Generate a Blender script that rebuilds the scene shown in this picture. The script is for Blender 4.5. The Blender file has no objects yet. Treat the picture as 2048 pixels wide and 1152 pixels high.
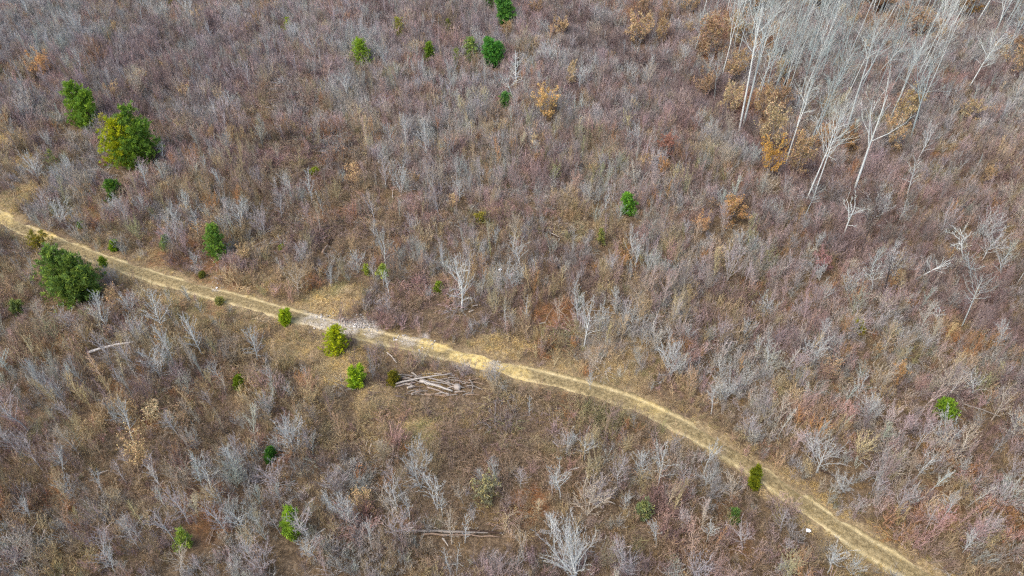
import bpy, math, random
import numpy as np

# ------------------------------------------------------------------ camera, sky, sun, exposure
sc = bpy.context.scene
COL = sc.collection
CAM_H, F_PX, PITCH = 56.0, 1400.0, math.radians(42)
cam = bpy.data.objects.new('camera', bpy.data.cameras.new('camera'))
COL.objects.link(cam); sc.camera = cam
cam.location = (0, 0, CAM_H)
cam.rotation_euler = (math.pi / 2 - PITCH, 0, 0)
cam.data.sensor_width = 36.0
cam.data.lens = 36.0 * F_PX / 2048.0
cam.data.clip_start = 0.5; cam.data.clip_end = 6000

SUN_EL, SUN_AZ = math.radians(52), math.radians(235)      # azimuth measured clockwise from +Y
w = bpy.data.worlds.new('World'); sc.world = w; w.use_nodes = True
wn = w.node_tree
sky = wn.nodes.new('ShaderNodeTexSky'); sky.sky_type = 'NISHITA'; sky.sun_disc = False
sky.sun_elevation = SUN_EL; sky.sun_rotation = SUN_AZ
sky.air_density = 1.0; sky.dust_density = 3.0; sky.ozone_density = 1.0
bg = wn.nodes['Background']; bg.inputs['Strength'].default_value = 0.15
wn.links.new(sky.outputs[0], bg.inputs[0])
sl = bpy.data.lights.new('sun', 'SUN'); sl.energy = .9; sl.angle = math.radians(50); sl.color = (1.0, 0.94, 0.86)
so = bpy.data.objects.new('sun', sl); COL.objects.link(so)
so.location = (0, 0, 90)
sd = np.array([math.sin(SUN_AZ) * math.cos(SUN_EL), math.cos(SUN_AZ) * math.cos(SUN_EL), math.sin(SUN_EL)])
from mathutils import Vector, Matrix
so.rotation_euler = Vector(sd).to_track_quat('Z', 'Y').to_euler()
vs = sc.view_settings
vs.view_transform = 'Standard'; vs.look = 'None'; vs.gamma = 1.0; vs.use_curve_mapping = False
vs.exposure = 1.25
sc.cycles.use_denoising = False
sc.cycles.max_bounces = 4; sc.cycles.diffuse_bounces = 3; sc.cycles.glossy_bounces = 1
sc.cycles.transmission_bounces = 2; sc.cycles.transparent_max_bounces = 4
sc.cycles.pixel_filter_type = 'BLACKMAN_HARRIS'; sc.cycles.filter_width = 1.25

# ------------------------------------------------------------------ noise, terrain, pixel -> ground
def _hash(ix, iy, seed):
    n = (ix.astype(np.int64) * 374761393 + iy.astype(np.int64) * 668265263 + seed * 1442695041) & 0xffffffff
    n = ((n ^ (n >> 13)) * 1274126177) & 0xffffffff
    n = n ^ (n >> 16)
    return (n & 0xffffff) / float(0xffffff)

def vnoise(x, y, scale, seed=0):
    x = np.asarray(x, float) / scale + 1000.37; y = np.asarray(y, float) / scale + 1000.71
    ix = np.floor(x); iy = np.floor(y); fx = x - ix; fy = y - iy
    fx = fx * fx * (3 - 2 * fx); fy = fy * fy * (3 - 2 * fy)
    a = _hash(ix, iy, seed); b = _hash(ix + 1, iy, seed); c = _hash(ix, iy + 1, seed); d = _hash(ix + 1, iy + 1, seed)
    return (a * (1 - fx) + b * fx) * (1 - fy) + (c * (1 - fx) + d * fx) * fy

def fnoise(x, y, scale, seed=0, oct=3):
    s = 0; a = 1; t = 0
    for k in range(oct):
        s = s + a * vnoise(x, y, scale / 2 ** k, seed + 17 * k); t += a; a *= 0.55
    return s / t

def sstep(a, b, x):
    t = np.clip((x - a) / (b - a), 0, 1); return t * t * (3 - 2 * t)

FW = np.array([0, math.cos(PITCH), -math.sin(PITCH)]); UP = np.array([0, math.sin(PITCH), math.cos(PITCH)])
def ray(u, v):
    return np.array([(u - 1024) / F_PX, 0, 0]) + UP * ((576 - v) / F_PX) + FW
def flat(u, v, z=0.0):
    d = ray(u, v); t = (z - CAM_H) / d[2]
    return np.array([d[0] * t, d[1] * t])
BA, BB = flat(1330, 200), flat(2048, 690)                 # a low bench edge runs between these
_bd = (BB - BA) / np.linalg.norm(BB - BA); _bn = np.array([-_bd[1], _bd[0]])
if _bn[1] < 0: _bn = -_bn
def terrain(x, y):
    x = np.asarray(x, float); y = np.asarray(y, float)
    h = 2.6 * (fnoise(x, y, 55, 3, 2) - 0.5) + 0.5 * (vnoise(x, y, 14, 9) - 0.5)
    dist = (x - BA[0]) * _bn[0] + (y - BA[1]) * _bn[1] + 5 * (vnoise(x, y, 25, 5) - 0.5)
    h = h - 4.2 * sstep(-1.0, 8.0, dist) + 3.6 * sstep(12, 50, dist)
    return h
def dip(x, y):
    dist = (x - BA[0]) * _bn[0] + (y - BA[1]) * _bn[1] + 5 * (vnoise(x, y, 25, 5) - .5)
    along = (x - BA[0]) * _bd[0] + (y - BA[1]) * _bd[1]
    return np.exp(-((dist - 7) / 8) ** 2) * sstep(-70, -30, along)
def at(u, v):
    z = 0.0
    for _ in range(14):
        p = flat(u, v, z); z = 0.5 * z + 0.5 * float(terrain(p[0], p[1]))
    p = flat(u, v, z)
    return np.array([p[0], p[1], z])
def project(p):
    d = np.asarray(p, float) - np.array([0, 0, CAM_H])
    z = d @ FW
    return 1024 + F_PX * d[..., 0] / z, 576 - F_PX * (d @ UP) / z
def fit(bu, bv, tu, tv):
    """ground point under the base, height and sideways lean of a tree from its base and tip"""
    b = at(bu, bv); d = ray(tu, tv); t = b[1] / d[1]
    top = np.array([d[0] * t, b[1], CAM_H + d[2] * t])
    return b, max(0.4, top[2] - b[2]), (top[0] - b[0])
def px_per_m(p):
    return F_PX / ((np.asarray(p) - np.array([0, 0, CAM_H])) @ FW)

# track centre line
TRK = [(-120, 392), (-40, 415), (0, 434), (60, 466), (130, 492), (200, 518), (280, 545), (350, 567), (420, 587), (500, 608), (580, 630),
       (650, 649), (720, 667), (800, 685), (870, 702), (940, 719), (1010, 737), (1080, 755), (1150, 771), (1220, 790),
       (1280, 812), (1340, 842), (1400, 874), (1460, 906), (1520, 948), (1580, 990), (1640, 1032), (1700, 1072),
       (1760, 1110), (1830, 1150), (1910, 1195), (2000, 1245)]
_tp = np.array([at(u, v)[:2] for u, v in TRK])
def catmull(P, step):
    out = []
    for i in range(len(P) - 1):
        p0 = P[max(i - 1, 0)]; p1 = P[i]; p2 = P[i + 1]; p3 = P[min(i + 2, len(P) - 1)]
        n = max(2, int(np.linalg.norm(p2 - p1) / step))
        for k in range(n):
            t = k / n
            out.append(0.5 * ((2 * p1) + (-p0 + p2) * t + (2 * p0 - 5 * p1 + 4 * p2 - p3) * t * t + (-p0 + 3 * p1 - 3 * p2 + p3) * t ** 3))
    out.append(P[-1]); return np.array(out)
CL = catmull(_tp, 0.25)
_k = np.ones(25) / 25
CL = np.stack([np.convolve(np.pad(CL[:, i], 12, 'edge'), _k, 'valid') for i in (0, 1)], 1)
def track_dist(x, y):
    x = np.asarray(x, float).ravel(); y = np.asarray(y, float).ravel()
    C = CL[::6]; out = np.empty(len(x))
    for s in range(0, len(x), 20000):
        dx = x[s:s + 20000, None] - C[None, :, 0]; dy = y[s:s + 20000, None] - C[None, :, 1]
        out[s:s + 20000] = np.sqrt((dx * dx + dy * dy).min(1))
    return out

# zones: (pixel u, v, radius in pixels across, strength)
def zone(lst, x, y):
    x = np.asarray(x, float); y = np.asarray(y, float)
    out = np.zeros_like(x)
    wob = 1 + 1.3 * (fnoise(x, y, 4, 40, 3) - 0.5)
    for u, v, r, s in lst:
        p = at(u, v); R = r / px_per_m(p)
        d = np.hypot(x - p[0], y - p[1]) * wob / R
        out = np.maximum(out, s * (1 - sstep(0.55, 1.15, d)))
    return out
Z_GRASS = [(685, 600, 60, 1), (640, 610, 45, .8), (620, 690, 75, .7), (680, 740, 75, .85), (745, 800, 60, .8), (840, 870, 50, .9),
           (590, 700, 70, .6), (10, 285, 45, 1), (40, 400, 60, .8), (880, 745, 45, .6), (1040, 700, 60, .6), (1120, 740, 60, .7), (980, 700, 70, .7),
           (1230, 760, 70, .7), (1260, 720, 60, .6), (1200, 690, 45, .5), (1340, 860, 50, .6), (330, 590, 60, .7), (420, 620, 60, .6), (500, 650, 60, .5),
           (560, 560, 60, .5), (300, 520, 60, .5), (180, 420, 60, .5), (640, 770, 60, .5), (1400, 870, 50, .7), (1640, 1000, 40, .5),
           (1700, 1110, 60, .5), (960, 860, 70, .35), (1100, 860, 60, .3), (30, 330, 50, .6), (760, 870, 50, .4), (430, 560, 40, .5)]
Z_BRAMBLE = [(620, 330, 150, 1), (560, 200, 110, .9), (650, 430, 120, .9), (720, 470, 110, .8), (950, 870, 170, 1), (820, 800, 110, .9), (1050, 830, 110, .8),
             (640, 860, 120, .6), (1120, 480, 60, .8), (1000, 420, 90, .6), (330, 850, 100, .4), (1130, 690, 60, .8), (1200, 830, 70, .9), (960, 930, 130, .7),
             (700, 900, 120, .7), (480, 720, 90, .6), (560, 740, 80, .6), (850, 590, 90, .6), (950, 640, 80, .5), (420, 900, 90, .4), (1060, 1000, 80, .6)]
Z_OLIVE = [(670, 300, 60, .8), (710, 270, 60, .7), (1200, 830, 60, .9), (1250, 840, 40, .9), (560, 30, 60, .6), (100, 420, 60, .4), (960, 440, 26, 1), (350, 20, 50, .6),
           (1150, 690, 50, .5), (600, 690, 60, .5), (330, 900, 60, .4), (1060, 860, 50, .4)]
Z_RUST = [(1560, 300, 90, .8), (1480, 90, 110, .9), (1500, 210, 70, .7), (1300, 60, 60, .6), (1830, 60, 110, .8), (2030, 140, 50, .8), (1740, 10, 80, .7),
          (370, 500, 70, .7), (440, 540, 60, .6), (1060, 1010, 55, .9), (620, 370, 40, .7), (870, 395, 60, .4), (1110, 630, 40, .6), (280, 620, 50, .6),
          (430, 620, 40, .4), (560, 230, 60, .4), (1920, 690, 60, .5), (290, 850, 40, .6), (430, 1020, 60, .5), (1860, 1000, 60, .4), (1440, 1060, 60, .4)]
Z_GREY = [(60, 60, 160, .8), (60, 700, 120, .6), (1700, 60, 260, .7), (1500, 800, 130, .8), (1650, 960, 110, .9), (1800, 500, 160, .5), (1300, 650, 90, .6), (1230, 680, 60, .7), (1750, 830, 120, .5), (1400, 700, 100, .5)]
Z_MAUVE = [(330, 150, 220, .8), (1150, 500, 200, .5), (1600, 420, 220, .7), (1900, 400, 200, .7), (1850, 150, 150, .6), (1500, 620, 180, .5), (1450, 980, 90, .6),
           (120, 620, 90, .7), (240, 200, 120, .8), (60, 950, 120, .6), (500, 300, 90, .5), (900, 60, 160, .5), (1250, 200, 130, .6), (1950, 900, 120, .5)]
Z_STAND = [(1560, 170, 130, 1), (1700, 170, 120, 1), (1470, 90, 90, .9), (1960, 40, 110, .9), (1800, 120, 90, .8), (1620, 60, 140, .9)]

# ------------------------------------------------------------------ mesh helpers
class Geo:
    def __init__(self):
        self.v = []; self.f = []; self.c = []; self.n = 0
    def add(self, V, Fc, col):
        V = np.asarray(V, float).reshape(-1, 3); Fc = np.asarray(Fc, int)
        col = np.asarray(col, float)
        if col.ndim == 1: col = np.tile(col, (len(V), 1))
        self.v.append(V); self.c.append(col)
        for f in (Fc + self.n).tolist(): self.f.append(f)
        self.n += len(V)
    def tri_ribbons(self, P, Q, wid, rng, col):
        """thin tapering blades from P to Q"""
        P = np.asarray(P, float); Q = np.asarray(Q, float); n = len(P)
        if n == 0: return
        d = Q - P; d /= np.linalg.norm(d, axis=1, keepdims=True) + 1e-9
        r = rng.normal(size=(n, 3)); s = np.cross(d, r); s /= np.linalg.norm(s, axis=1, keepdims=True) + 1e-9
        wid = np.broadcast_to(np.asarray(wid, float), (n,))[:, None]
        V = np.stack([P - s * wid / 2, P + s * wid / 2, Q + s * wid * 0.18, Q - s * wid * 0.18], 1).reshape(-1, 3)
        Fc = np.arange(n * 4).reshape(n, 4)
        col = np.asarray(col, float)
        if col.ndim == 1: col = np.tile(col, (n, 1))
        self.add(V, Fc, np.repeat(col, 4, 0))
    def tube(self, P, R, sides, col, cap=False):
        P = np.asarray(P, float); n = len(P)
        T = np.gradient(P, axis=0); T /= np.linalg.norm(T, axis=1, keepdims=True) + 1e-9
        ref = np.array([0.31, 0.17, 0.93]) if abs(T[0][2]) < 0.8 else np.array([1.0, 0.1, 0])
        A = np.cross(T, ref); A /= np.linalg.norm(A, axis=1, keepdims=True) + 1e-9
        B = np.cross(T, A)
        th = np.linspace(0, 2 * math.pi, sides, endpoint=False)
        R = np.asarray(R, float)
        V = P[:, None, :] + R[:, None, None] * (np.cos(th)[None, :, None] * A[:, None, :] + np.sin(th)[None, :, None] * B[:, None, :])
        Fc = []
        for i in range(n - 1):
            for j in range(sides):
                k = (j + 1) % sides
                Fc.append([i * sides + j, i * sides + k, (i + 1) * sides + k, (i + 1) * sides + j])
        self.add(V.reshape(-1, 3), Fc, col)
        if cap:
            b = self.n - n * sides
            self.f.append([b + j for j in range(sides)][::-1]); self.f.append([b + (n - 1) * sides + j for j in range(sides)])
    def mesh(self, name, mats, smooth=True):
        me = bpy.data.meshes.new(name)
        V = np.concatenate(self.v); C = np.concatenate(self.c)
        me.from_pydata(V.tolist(), [], self.f)
        a = me.attributes.new('vc', 'FLOAT_COLOR', 'POINT')
        a.data.foreach_set('color', np.concatenate([C, np.ones((len(C), 1))], 1).ravel())
        for m in (mats if isinstance(mats, (list, tuple)) else [mats]): me.materials.append(m)
        if smooth: me.polygons.foreach_set('use_smooth', [True] * len(me.polygons))
        me.update(); return me
def join(a, b):
    g = Geo(); g.v = a.v + b.v; g.c = a.c + b.c; g.n = a.n + b.n
    g.f = a.f + [[i + a.n for i in f] for f in b.f]; return g

# ------------------------------------------------------------------ materials
def N(nt, t, **kw):
    n = nt.nodes.new(t)
    for k, v in kw.items(): setattr(n, k, v)
    return n
def mixc(nt, mode, a, b, fac=1.0):
    m = N(nt, 'ShaderNodeMix', data_type='RGBA', blend_type=mode)
    for s, x in ((6, a), (7, b)):
        if hasattr(x, 'is_linked'): nt.links.new(x, m.inputs[s])
        else: m.inputs[s].default_value = (*x, 1)
    if hasattr(fac, 'is_linked'): nt.links.new(fac, m.inputs[0])
    else: m.inputs[0].default_value = fac
    return m.outputs[2]
def noise(nt, vec, scale, detail=3, rough=.6):
    n = N(nt, 'ShaderNodeTexNoise'); n.inputs['Scale'].default_value = scale
    n.inputs['Detail'].default_value = detail; n.inputs['Roughness'].default_value = rough
    if vec is not None: nt.links.new(vec, n.inputs['Vector'])
    return n.outputs['Fac']
def ramp(nt, fac, stops):
    r = N(nt, 'ShaderNodeValToRGB'); e = r.color_ramp.elements
    while len(e) < len(stops): e.new(0.5)
    for i, (p, c) in enumerate(stops):
        e[i].position = p; e[i].color = (*c, 1) if isinstance(c, tuple) else (c, c, c, 1)
    nt.links.new(fac, r.inputs[0]); return r.outputs[0]
def mat(name, source, rough=.85, transl=0.0, bark=False):
    m = bpy.data.materials.new(name); m.use_nodes = True; nt = m.node_tree
    p = nt.nodes['Principled BSDF']; p.inputs['Roughness'].default_value = rough
    p.inputs['Specular IOR Level'].default_value = 0.15
    vc = N(nt, 'ShaderNodeAttribute', attribute_name='vc').outputs['Color']
    if source == 'inst': c = mixc(nt, 'MULTIPLY', vc, N(nt, 'ShaderNodeAttribute', attribute_type='INSTANCER', attribute_name='tint').outputs['Color'])
    else: c = mixc(nt, 'MULTIPLY', vc, N(nt, 'ShaderNodeObjectInfo').outputs['Color'])
    if bark:
        tc = N(nt, 'ShaderNodeTexCoord').outputs['Object']
        mp = N(nt, 'ShaderNodeMapping'); mp.inputs['Scale'].default_value = (1, 1, .35); nt.links.new(tc, mp.inputs[0])
        f = noise(nt, mp.outputs[0], 3.0, 5, .7)
        c = mixc(nt, 'MULTIPLY', c, ramp(nt, f, [(.3, .62), (.5, .95), (.75, 1.15)]))
    nt.links.new(c, p.inputs['Base Color'])
    if transl > 0:
        tr = N(nt, 'ShaderNodeBsdfTranslucent'); nt.links.new(c, tr.inputs[0])
        mx = N(nt, 'ShaderNodeMixShader'); mx.inputs[0].default_value = transl
        nt.links.new(p.outputs[0], mx.inputs[1]); nt.links.new(tr.outputs[0], mx.inputs[2])
        nt.links.new(mx.outputs[0], nt.nodes['Material Output'].inputs[0])
    return m
M_BARK = mat('bark', 'obj', .85, bark=True)
M_TWIG = mat('twigs', 'obj', .8)
M_LEAF = mat('dry_leaves', 'obj', .8, .3)
M_NEEDLE = mat('evergreen_needles', 'obj', .6, .3)
M_BRUSH = mat('brush_stems', 'inst', .85)
M_GRASS = mat('dry_grass_blades', 'inst', .8, .2)

# ------------------------------------------------------------------ plant generators
def unit(v): return v / (np.linalg.norm(v) + 1e-9)
def gen_bare(seed, H, W, cb=0.25, n1=22, n2=7, n3=5, r0=0.06, stems=1, rise=(30, 62), twig=.022, wig=.02, fork=0.0, round_top=0.5, weep=0.0, limb=.012):
    """leafless broadleaf tree: wood (trunk and limbs) and crown (fine twigs)"""
    rng = np.random.default_rng(seed); wood, tw = Geo(), Geo()
    TP, TQ, TW = [], [], []
    leaders = []
    for s in range(stems):
        a = 2 * math.pi * s / max(1, stems) + rng.uniform(0, 1.5)
        out = 0.0 if stems == 1 else W * rng.uniform(.15, .34)
        n = 9; t = np.linspace(0, 1, n)
        x = out * t ** 1.2 * math.cos(a) + np.cumsum(rng.normal(0, wig * H, n)) * t
        y = out * t ** 1.2 * math.sin(a) + np.cumsum(rng.normal(0, wig * H, n)) * t
        hh = H * (1 if s == 0 else rng.uniform(.75, 1))
        P = np.stack([x, y, t * hh - 0.15 * (1 - t)], 1)
        r = r0 * (1 - .86 * t) ** 0.75 / (stems ** .35)
        wood.tube(P, r, 6, (1, 1, 1)); leaders.append((P, t, r, hh))
        if fork and rng.random() < fork:
            k = n // 2; b = rng.uniform(0, 6.28); d = np.array([math.cos(b), math.sin(b), 0]) * W * .28
            Q = P[k:] + d * ((t[k:] - t[k]) / (1 - t[k]))[:, None] ** .8 * 1.0
            Q[:, 2] -= (Q[:, 2] - Q[0, 2]) * .08
            wood.tube(Q, r[k:] * .85, 5, (1, 1, 1)); leaders.append((Q, t[k:], r[k:] * .85, hh))
    for P, t, r, hh in leaders:
        m = int(n1 / len(leaders)) + 1
        for k in range(m):
            tt = cb + (1 - cb) * ((k + rng.uniform(0, .9)) / m); tt = min(tt, .985)
            if tt < t[0]: continue
            p0 = np.array([np.interp(tt, t, P[:, i]) for i in range(3)]); rr = np.interp(tt, t, r)
            u = (tt - cb) / (1 - cb)
            L = W * .5 * (0.35 + math.sin(math.pi * (u * .75 + .18)) ** .8 * .75) * rng.uniform(.7, 1.15) * (1 - round_top * u * .7)
            az = k * 2.4 + rng.uniform(-.5, .5); el = math.radians(rng.uniform(*rise) + 18 * u)
            d = np.array([math.cos(az) * math.cos(el), math.sin(az) * math.cos(el), math.sin(el)])
            ns = 5; pts = [p0]
            for q in range(ns - 1):
                d = unit(d + rng.normal(0, .16, 3) + np.array([0, 0, .09 - weep * q / 3])); pts.append(pts[-1] + d * L / (ns - 1) / max(.5, math.cos(el)))
            pts = np.array(pts); rl = max(limb, rr * .5) * np.linspace(1, .3, ns)
            wood.tube(pts, rl, 4, (.97, .97, .97))
            for j in range(n2):
                f = .2 + .8 * (j + rng.uniform(0, 1)) / n2; f = min(f, .99) * (ns - 1); i = int(f); pb = pts[i] + (pts[i + 1] - pts[i]) * (f - i) if i < ns - 1 else pts[-1]
                d2 = unit(unit(pts[min(i + 1, ns - 1)] - pts[max(i - 1, 0)]) + rng.normal(0, .42, 3) + np.array([0, 0, .25]))
                l2 = L * rng.uniform(.22, .5) * (1.15 - f / ns * .5)
                mid = pb + d2 * l2 * .5; d3 = unit(d2 + rng.normal(0, .25, 3) + [0, 0, .1]); end = mid + d3 * l2 * .5
                TP += [pb, mid]; TQ += [mid, end]; TW += [twig * 1.25, twig]
                for e in range(n3):
                    g = rng.uniform(.15, 1); s0 = pb + (mid - pb) * g * 2 if g < .5 else mid + (end - mid) * (g - .5) * 2
                    d4 = unit(d2 + rng.normal(0, .45, 3) + [0, 0, .2]); l4 = l2 * rng.uniform(.25, .6)
                    TP.append(s0); TQ.append(s0 + d4 * l4); TW.append(twig * .8)
    TP = np.array(TP); TQ = np.array(TQ); k = rng.uniform(.85, 1.15, (len(TP), 1)) * np.array([[1, 1, 1]]) * (1 + rng.normal(0, .03, (len(TP), 3)))
    tw.tri_ribbons(TP, TQ, np.array(TW), rng, k)
    return wood, tw

def gen_leafy(seed, H, W, n=1500, size=.12, **kw):
    """small tree that has kept its dry leaves"""
    wood, tw = gen_bare(seed, H, W, **kw); rng = np.random.default_rng(seed + 5)
    V = np.concatenate(tw.v).reshape(-1, 4, 3)[:, 2]
    V = V[rng.integers(0, len(V), n)] + rng.normal(0, .1, (n, 3))
    g = Geo(); a = rng.normal(size=(n, 3)); a /= np.linalg.norm(a, axis=1, keepdims=True)
    b = np.cross(a, rng.normal(size=(n, 3))); b /= np.linalg.norm(b, axis=1, keepdims=True)
    s = size * rng.uniform(.6, 1.3, (n, 1))
    Q = np.stack([V - a * s, V + b * s * .55, V + a * s, V - b * s * .55], 1).reshape(-1, 3)
    col = rng.uniform(.7, 1.25, (n, 1)) * np.array([[1, 1, 1]]) * (1 + rng.normal(0, .06, (n, 3)))
    g.add(Q, np.arange(4 * n).reshape(n, 4), np.repeat(col, 4, 0))
    return join(wood, tw), g

def gen_pine(seed, H, W, leaders=((0, 0, 1),), nb=70, nc=6, nn=16, size=.2, base=.06, shape=.7, gold=.0, open_=.0):
    """evergreen: trunk with branches, crown of needle clumps"""
    rng = np.random.default_rng(seed); wood, g = Geo(), Geo()
    PP, DD, CC, SS = [], [], [], []
    for (ox, oy, hf) in leaders:
        n = 6; t = np.linspace(0, 1, n); h = H * hf
        P = np.stack([ox * W * np.sqrt(t), oy * W * np.sqrt(t), t * h - .15 * (1 - t)], 1)
        wood.tube(P, (.022 * h + .02) * (1 - .85 * t), 6, (1, 1, 1))
        lobe = W / (2 if len(leaders) == 1 else 2.9)
        m = nb // len(leaders)
        ph = rng.uniform(0, 6)
        for k in range(m):
            u = (k + rng.uniform(0, 1)) / m; tt = base + (1 - base) * u
            p0 = np.array([np.interp(tt, t, P[:, i]) for i in range(3)])
            az = k * 2.4 + rng.uniform(-.4, .4)
            prof = (1 - u) ** shape * (.55 + .45 * min(1, u / .22)) + .05
            L = lobe * prof * rng.uniform(.5, 1.25) * (1 + .16 * math.sin(az * 2 + ph))
            if rng.random() < open_: continue
            el = math.radians(-4 + 40 * u + rng.uniform(-8, 12))
            d = np.array([math.cos(az) * math.cos(el), math.sin(az) * math.cos(el), math.sin(el)])
            e = p0 + d * L + np.array([0, 0, .05 * L])
            wood.tube(np.array([p0, (p0 + e) / 2, e]), [.012 * h * .5 + .008, .012, .006], 3, (.8, .8, .8))
            yel = rng.random() < gold
            for c in range(nc):
                f = .28 + .74 * (c + rng.uniform(0, 1)) / nc
                cp = p0 + (e - p0) * f + rng.normal(0, .09 * L + .03, 3) * [1, 1, .6]
                hue = np.array([1, 1, 1]) * rng.uniform(.65, 1.3)
                if rng.random() < .4: hue = hue * [1.5, 1.3, .9]
                if yel: hue = hue * [2.3, 1.5, .4]
                k0 = nn
                dd = rng.normal(0, .75, (k0, 3)) + d * .6 + [0, 0, .75]; dd /= np.linalg.norm(dd, axis=1, keepdims=True)
                PP.append(cp + rng.normal(0, size * .35, (k0, 3))); DD.append(dd); CC.append(np.tile(hue, (k0, 1)) * rng.uniform(.85, 1.15, (k0, 1))); SS.append(np.full(k0, size) * rng.uniform(.6, 1.2, k0))
    P = np.concatenate(PP); D = np.concatenate(DD); S = np.concatenate(SS)
    g.tri_ribbons(P, P + D * S[:, None], S * .34, rng, np.concatenate(CC))
    return wood, g

def gen_shrub(seed, H=1.5, W=1.6, stems=14, tw=11, wid=.02, arch=0.0):
    rng = np.random.default_rng(seed); g = Geo(); P, Q, Wd, C = [], [], [], []
    for s in range(stems):
        az = rng.uniform(0, 6.28); lean = rng.uniform(.05, 1) ** .7 * W * .5; h = H * rng.uniform(.6, 1.05)
        o = rng.normal(0, .12 * W, 2); n = 5; t = np.linspace(0, 1, n)
        up = t * (1 - arch * t * .85) / (1 - arch * .42)
        pts = np.stack([o[0] + lean * t ** (1.4 - arch * .5) * (1 + arch) * math.cos(az) + rng.normal(0, .03, n), o[1] + lean * t ** (1.4 - arch * .5) * (1 + arch) * math.sin(az) + rng.normal(0, .03, n), up * h - .05], 1)
        k = rng.uniform(.85, 1.3)
        for i in range(n - 1): P.append(pts[i]); Q.append(pts[i + 1]); Wd.append(wid * 1.5 * (1 - .15 * i)); C.append([k, k, k])
        for j in range(tw):
            f = rng.uniform(.25, 1) * (n - 1.001); i = int(f); p = pts[i] + (pts[i + 1] - pts[i]) * (f - i)
            d = unit(unit(pts[i + 1] - pts[i]) + rng.normal(0, .45, 3) + [0, 0, .2]); L = h * rng.uniform(.12, .36)
            k2 = rng.uniform(.8, 1.2); P.append(p); Q.append(p + d * L); Wd.append(wid * .8); C.append([k2, k2 * .97, k2 * .96])
            if rng.random() < .6:
                p2 = p + d * L * rng.uniform(.3, .8); d2 = unit(d + rng.normal(0, .6, 3)); P.append(p2); Q.append(p2 + d2 * L * .5); Wd.append(wid * .6); C.append([k2, k2 * .95, k2 * .95])
    g.tri_ribbons(np.array(P), np.array(Q), np.array(Wd), rng, np.array(C)); return g

def gen_tuft(seed, n=46, H=.5, R=.35, wid=.022, flop=.5):
    rng = np.random.default_rng(seed); g = Geo()
    a = rng.uniform(0, 6.28, n); r = R * np.sqrt(rng.uniform(0, 1, n)); base = np.stack([r * np.cos(a), r * np.sin(a), np.zeros(n) - .02], 1)
    d = np.stack([rng.normal(0, flop, n), rng.normal(0, flop, n), np.ones(n)], 1); d /= np.linalg.norm(d, axis=1, keepdims=True)
    L = H * rng.uniform(.5, 1.15, (n, 1)); mid = base + d * L * .55
    end = mid + (d * [1.8, 1.8, .45]) * L * .5
    k = rng.uniform(.8, 1.25, (n, 1)) * np.ones((1, 3))
    g.tri_ribbons(base, mid, wid, rng, k); g.tri_ribbons(mid, end, wid * .8, rng, k); return g

# ------------------------------------------------------------------ object helpers
def tag(o, label=None, cat=None, group=None, kind=None):
    for k, v in (('label', label), ('category', cat), ('group', group), ('kind', kind)):
        if v: o[k] = v
    return o
def obj(name, me, parent=None, color=(1, 1, 1)):
    o = bpy.data.objects.new(name, me); COL.objects.link(o); o.color = (*color, 1)
    if parent is not None: o.parent = parent
    return o
def plant(name, proto, b, scale, rot, lean, wood_c, crown_c, label, cat, group=None):
    root = bpy.data.objects.new(name, None); COL.objects.link(root)
    root.empty_display_size = .3
    root.matrix_world = Matrix.Translation(Vector(b)) @ Matrix.Rotation(lean, 4, 'Y') @ Matrix.Rotation(rot, 4, 'Z') @ Matrix.Diagonal((*scale, 1))
    obj('trunk', proto[0], root, wood_c); obj('crown', proto[1], root, crown_c)
    return tag(root, label, cat, group)

# ------------------------------------------------------------------ ground
def axis(lo, hi, step, far):
    mid = np.arange(lo, hi + step / 2, step); g = [step]
    out_hi = []; x = hi; s = step
    while x < far: s *= 1.35; x += s; out_hi.append(x)
    out_lo = []; x = lo; s = step
    while x > -far: s *= 1.35; x -= s; out_lo.append(x)
    return np.concatenate([np.array(out_lo)[::-1], mid, np.array(out_hi)])
gx = axis(-150, 160, .5, 2500); gy = axis(15, 215, .5, 2500)
X, Y = np.meshgrid(gx, gy); nx, ny = len(gx), len(gy)
Zt = terrain(X, Y)
V = np.stack([X, Y, Zt], -1).reshape(-1, 3)
ii = (np.arange(ny - 1)[:, None] * nx + np.arange(nx - 1)[None, :]).ravel()
Fq = np.stack([ii, ii + 1, ii + nx + 1, ii + nx], 1)
gm = bpy.data.meshes.new('ground'); gm.vertices.add(len(V)); gm.vertices.foreach_set('co', V.ravel())
gm.loops.add(Fq.size); gm.loops.foreach_set('vertex_index', Fq.ravel().astype(np.int32))
gm.polygons.add(len(Fq)); gm.polygons.foreach_set('loop_start', np.arange(0, Fq.size, 4, dtype=np.int32))
gm.polygons.foreach_set('use_smooth', np.ones(len(Fq), bool)); gm.update(calc_edges=True)
xr, yr = X.ravel(), Y.ravel()
td = track_dist(xr, yr)
zg = np.maximum(zone(Z_GRASS, xr, yr), .75 - .75 * sstep(1.0, 2.8, td + 1.6 * (vnoise(xr, yr, 3, 77) - .5)))
zr = zone(Z_RUST, xr, yr); zb = zone(Z_BRAMBLE, xr, yr); zgr = zone([(715, 645, 28, .8), (690, 648, 22, .6), (850, 672, 10, .8), (980, 735, 20, .5), (1195, 700, 38, .5), (740, 652, 24, .7)], xr, yr)
a = gm.attributes.new('zones', 'FLOAT_COLOR', 'POINT')
a.data.foreach_set('color', np.stack([zg, zr, zgr, zb], 1).ravel().astype(np.float32))
mg = bpy.data.materials.new('forest_floor'); mg.use_nodes = True; nt = mg.node_tree; pb = nt.nodes['Principled BSDF']
pb.inputs['Roughness'].default_value = .95; pb.inputs['Specular IOR Level'].default_value = .1
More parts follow.
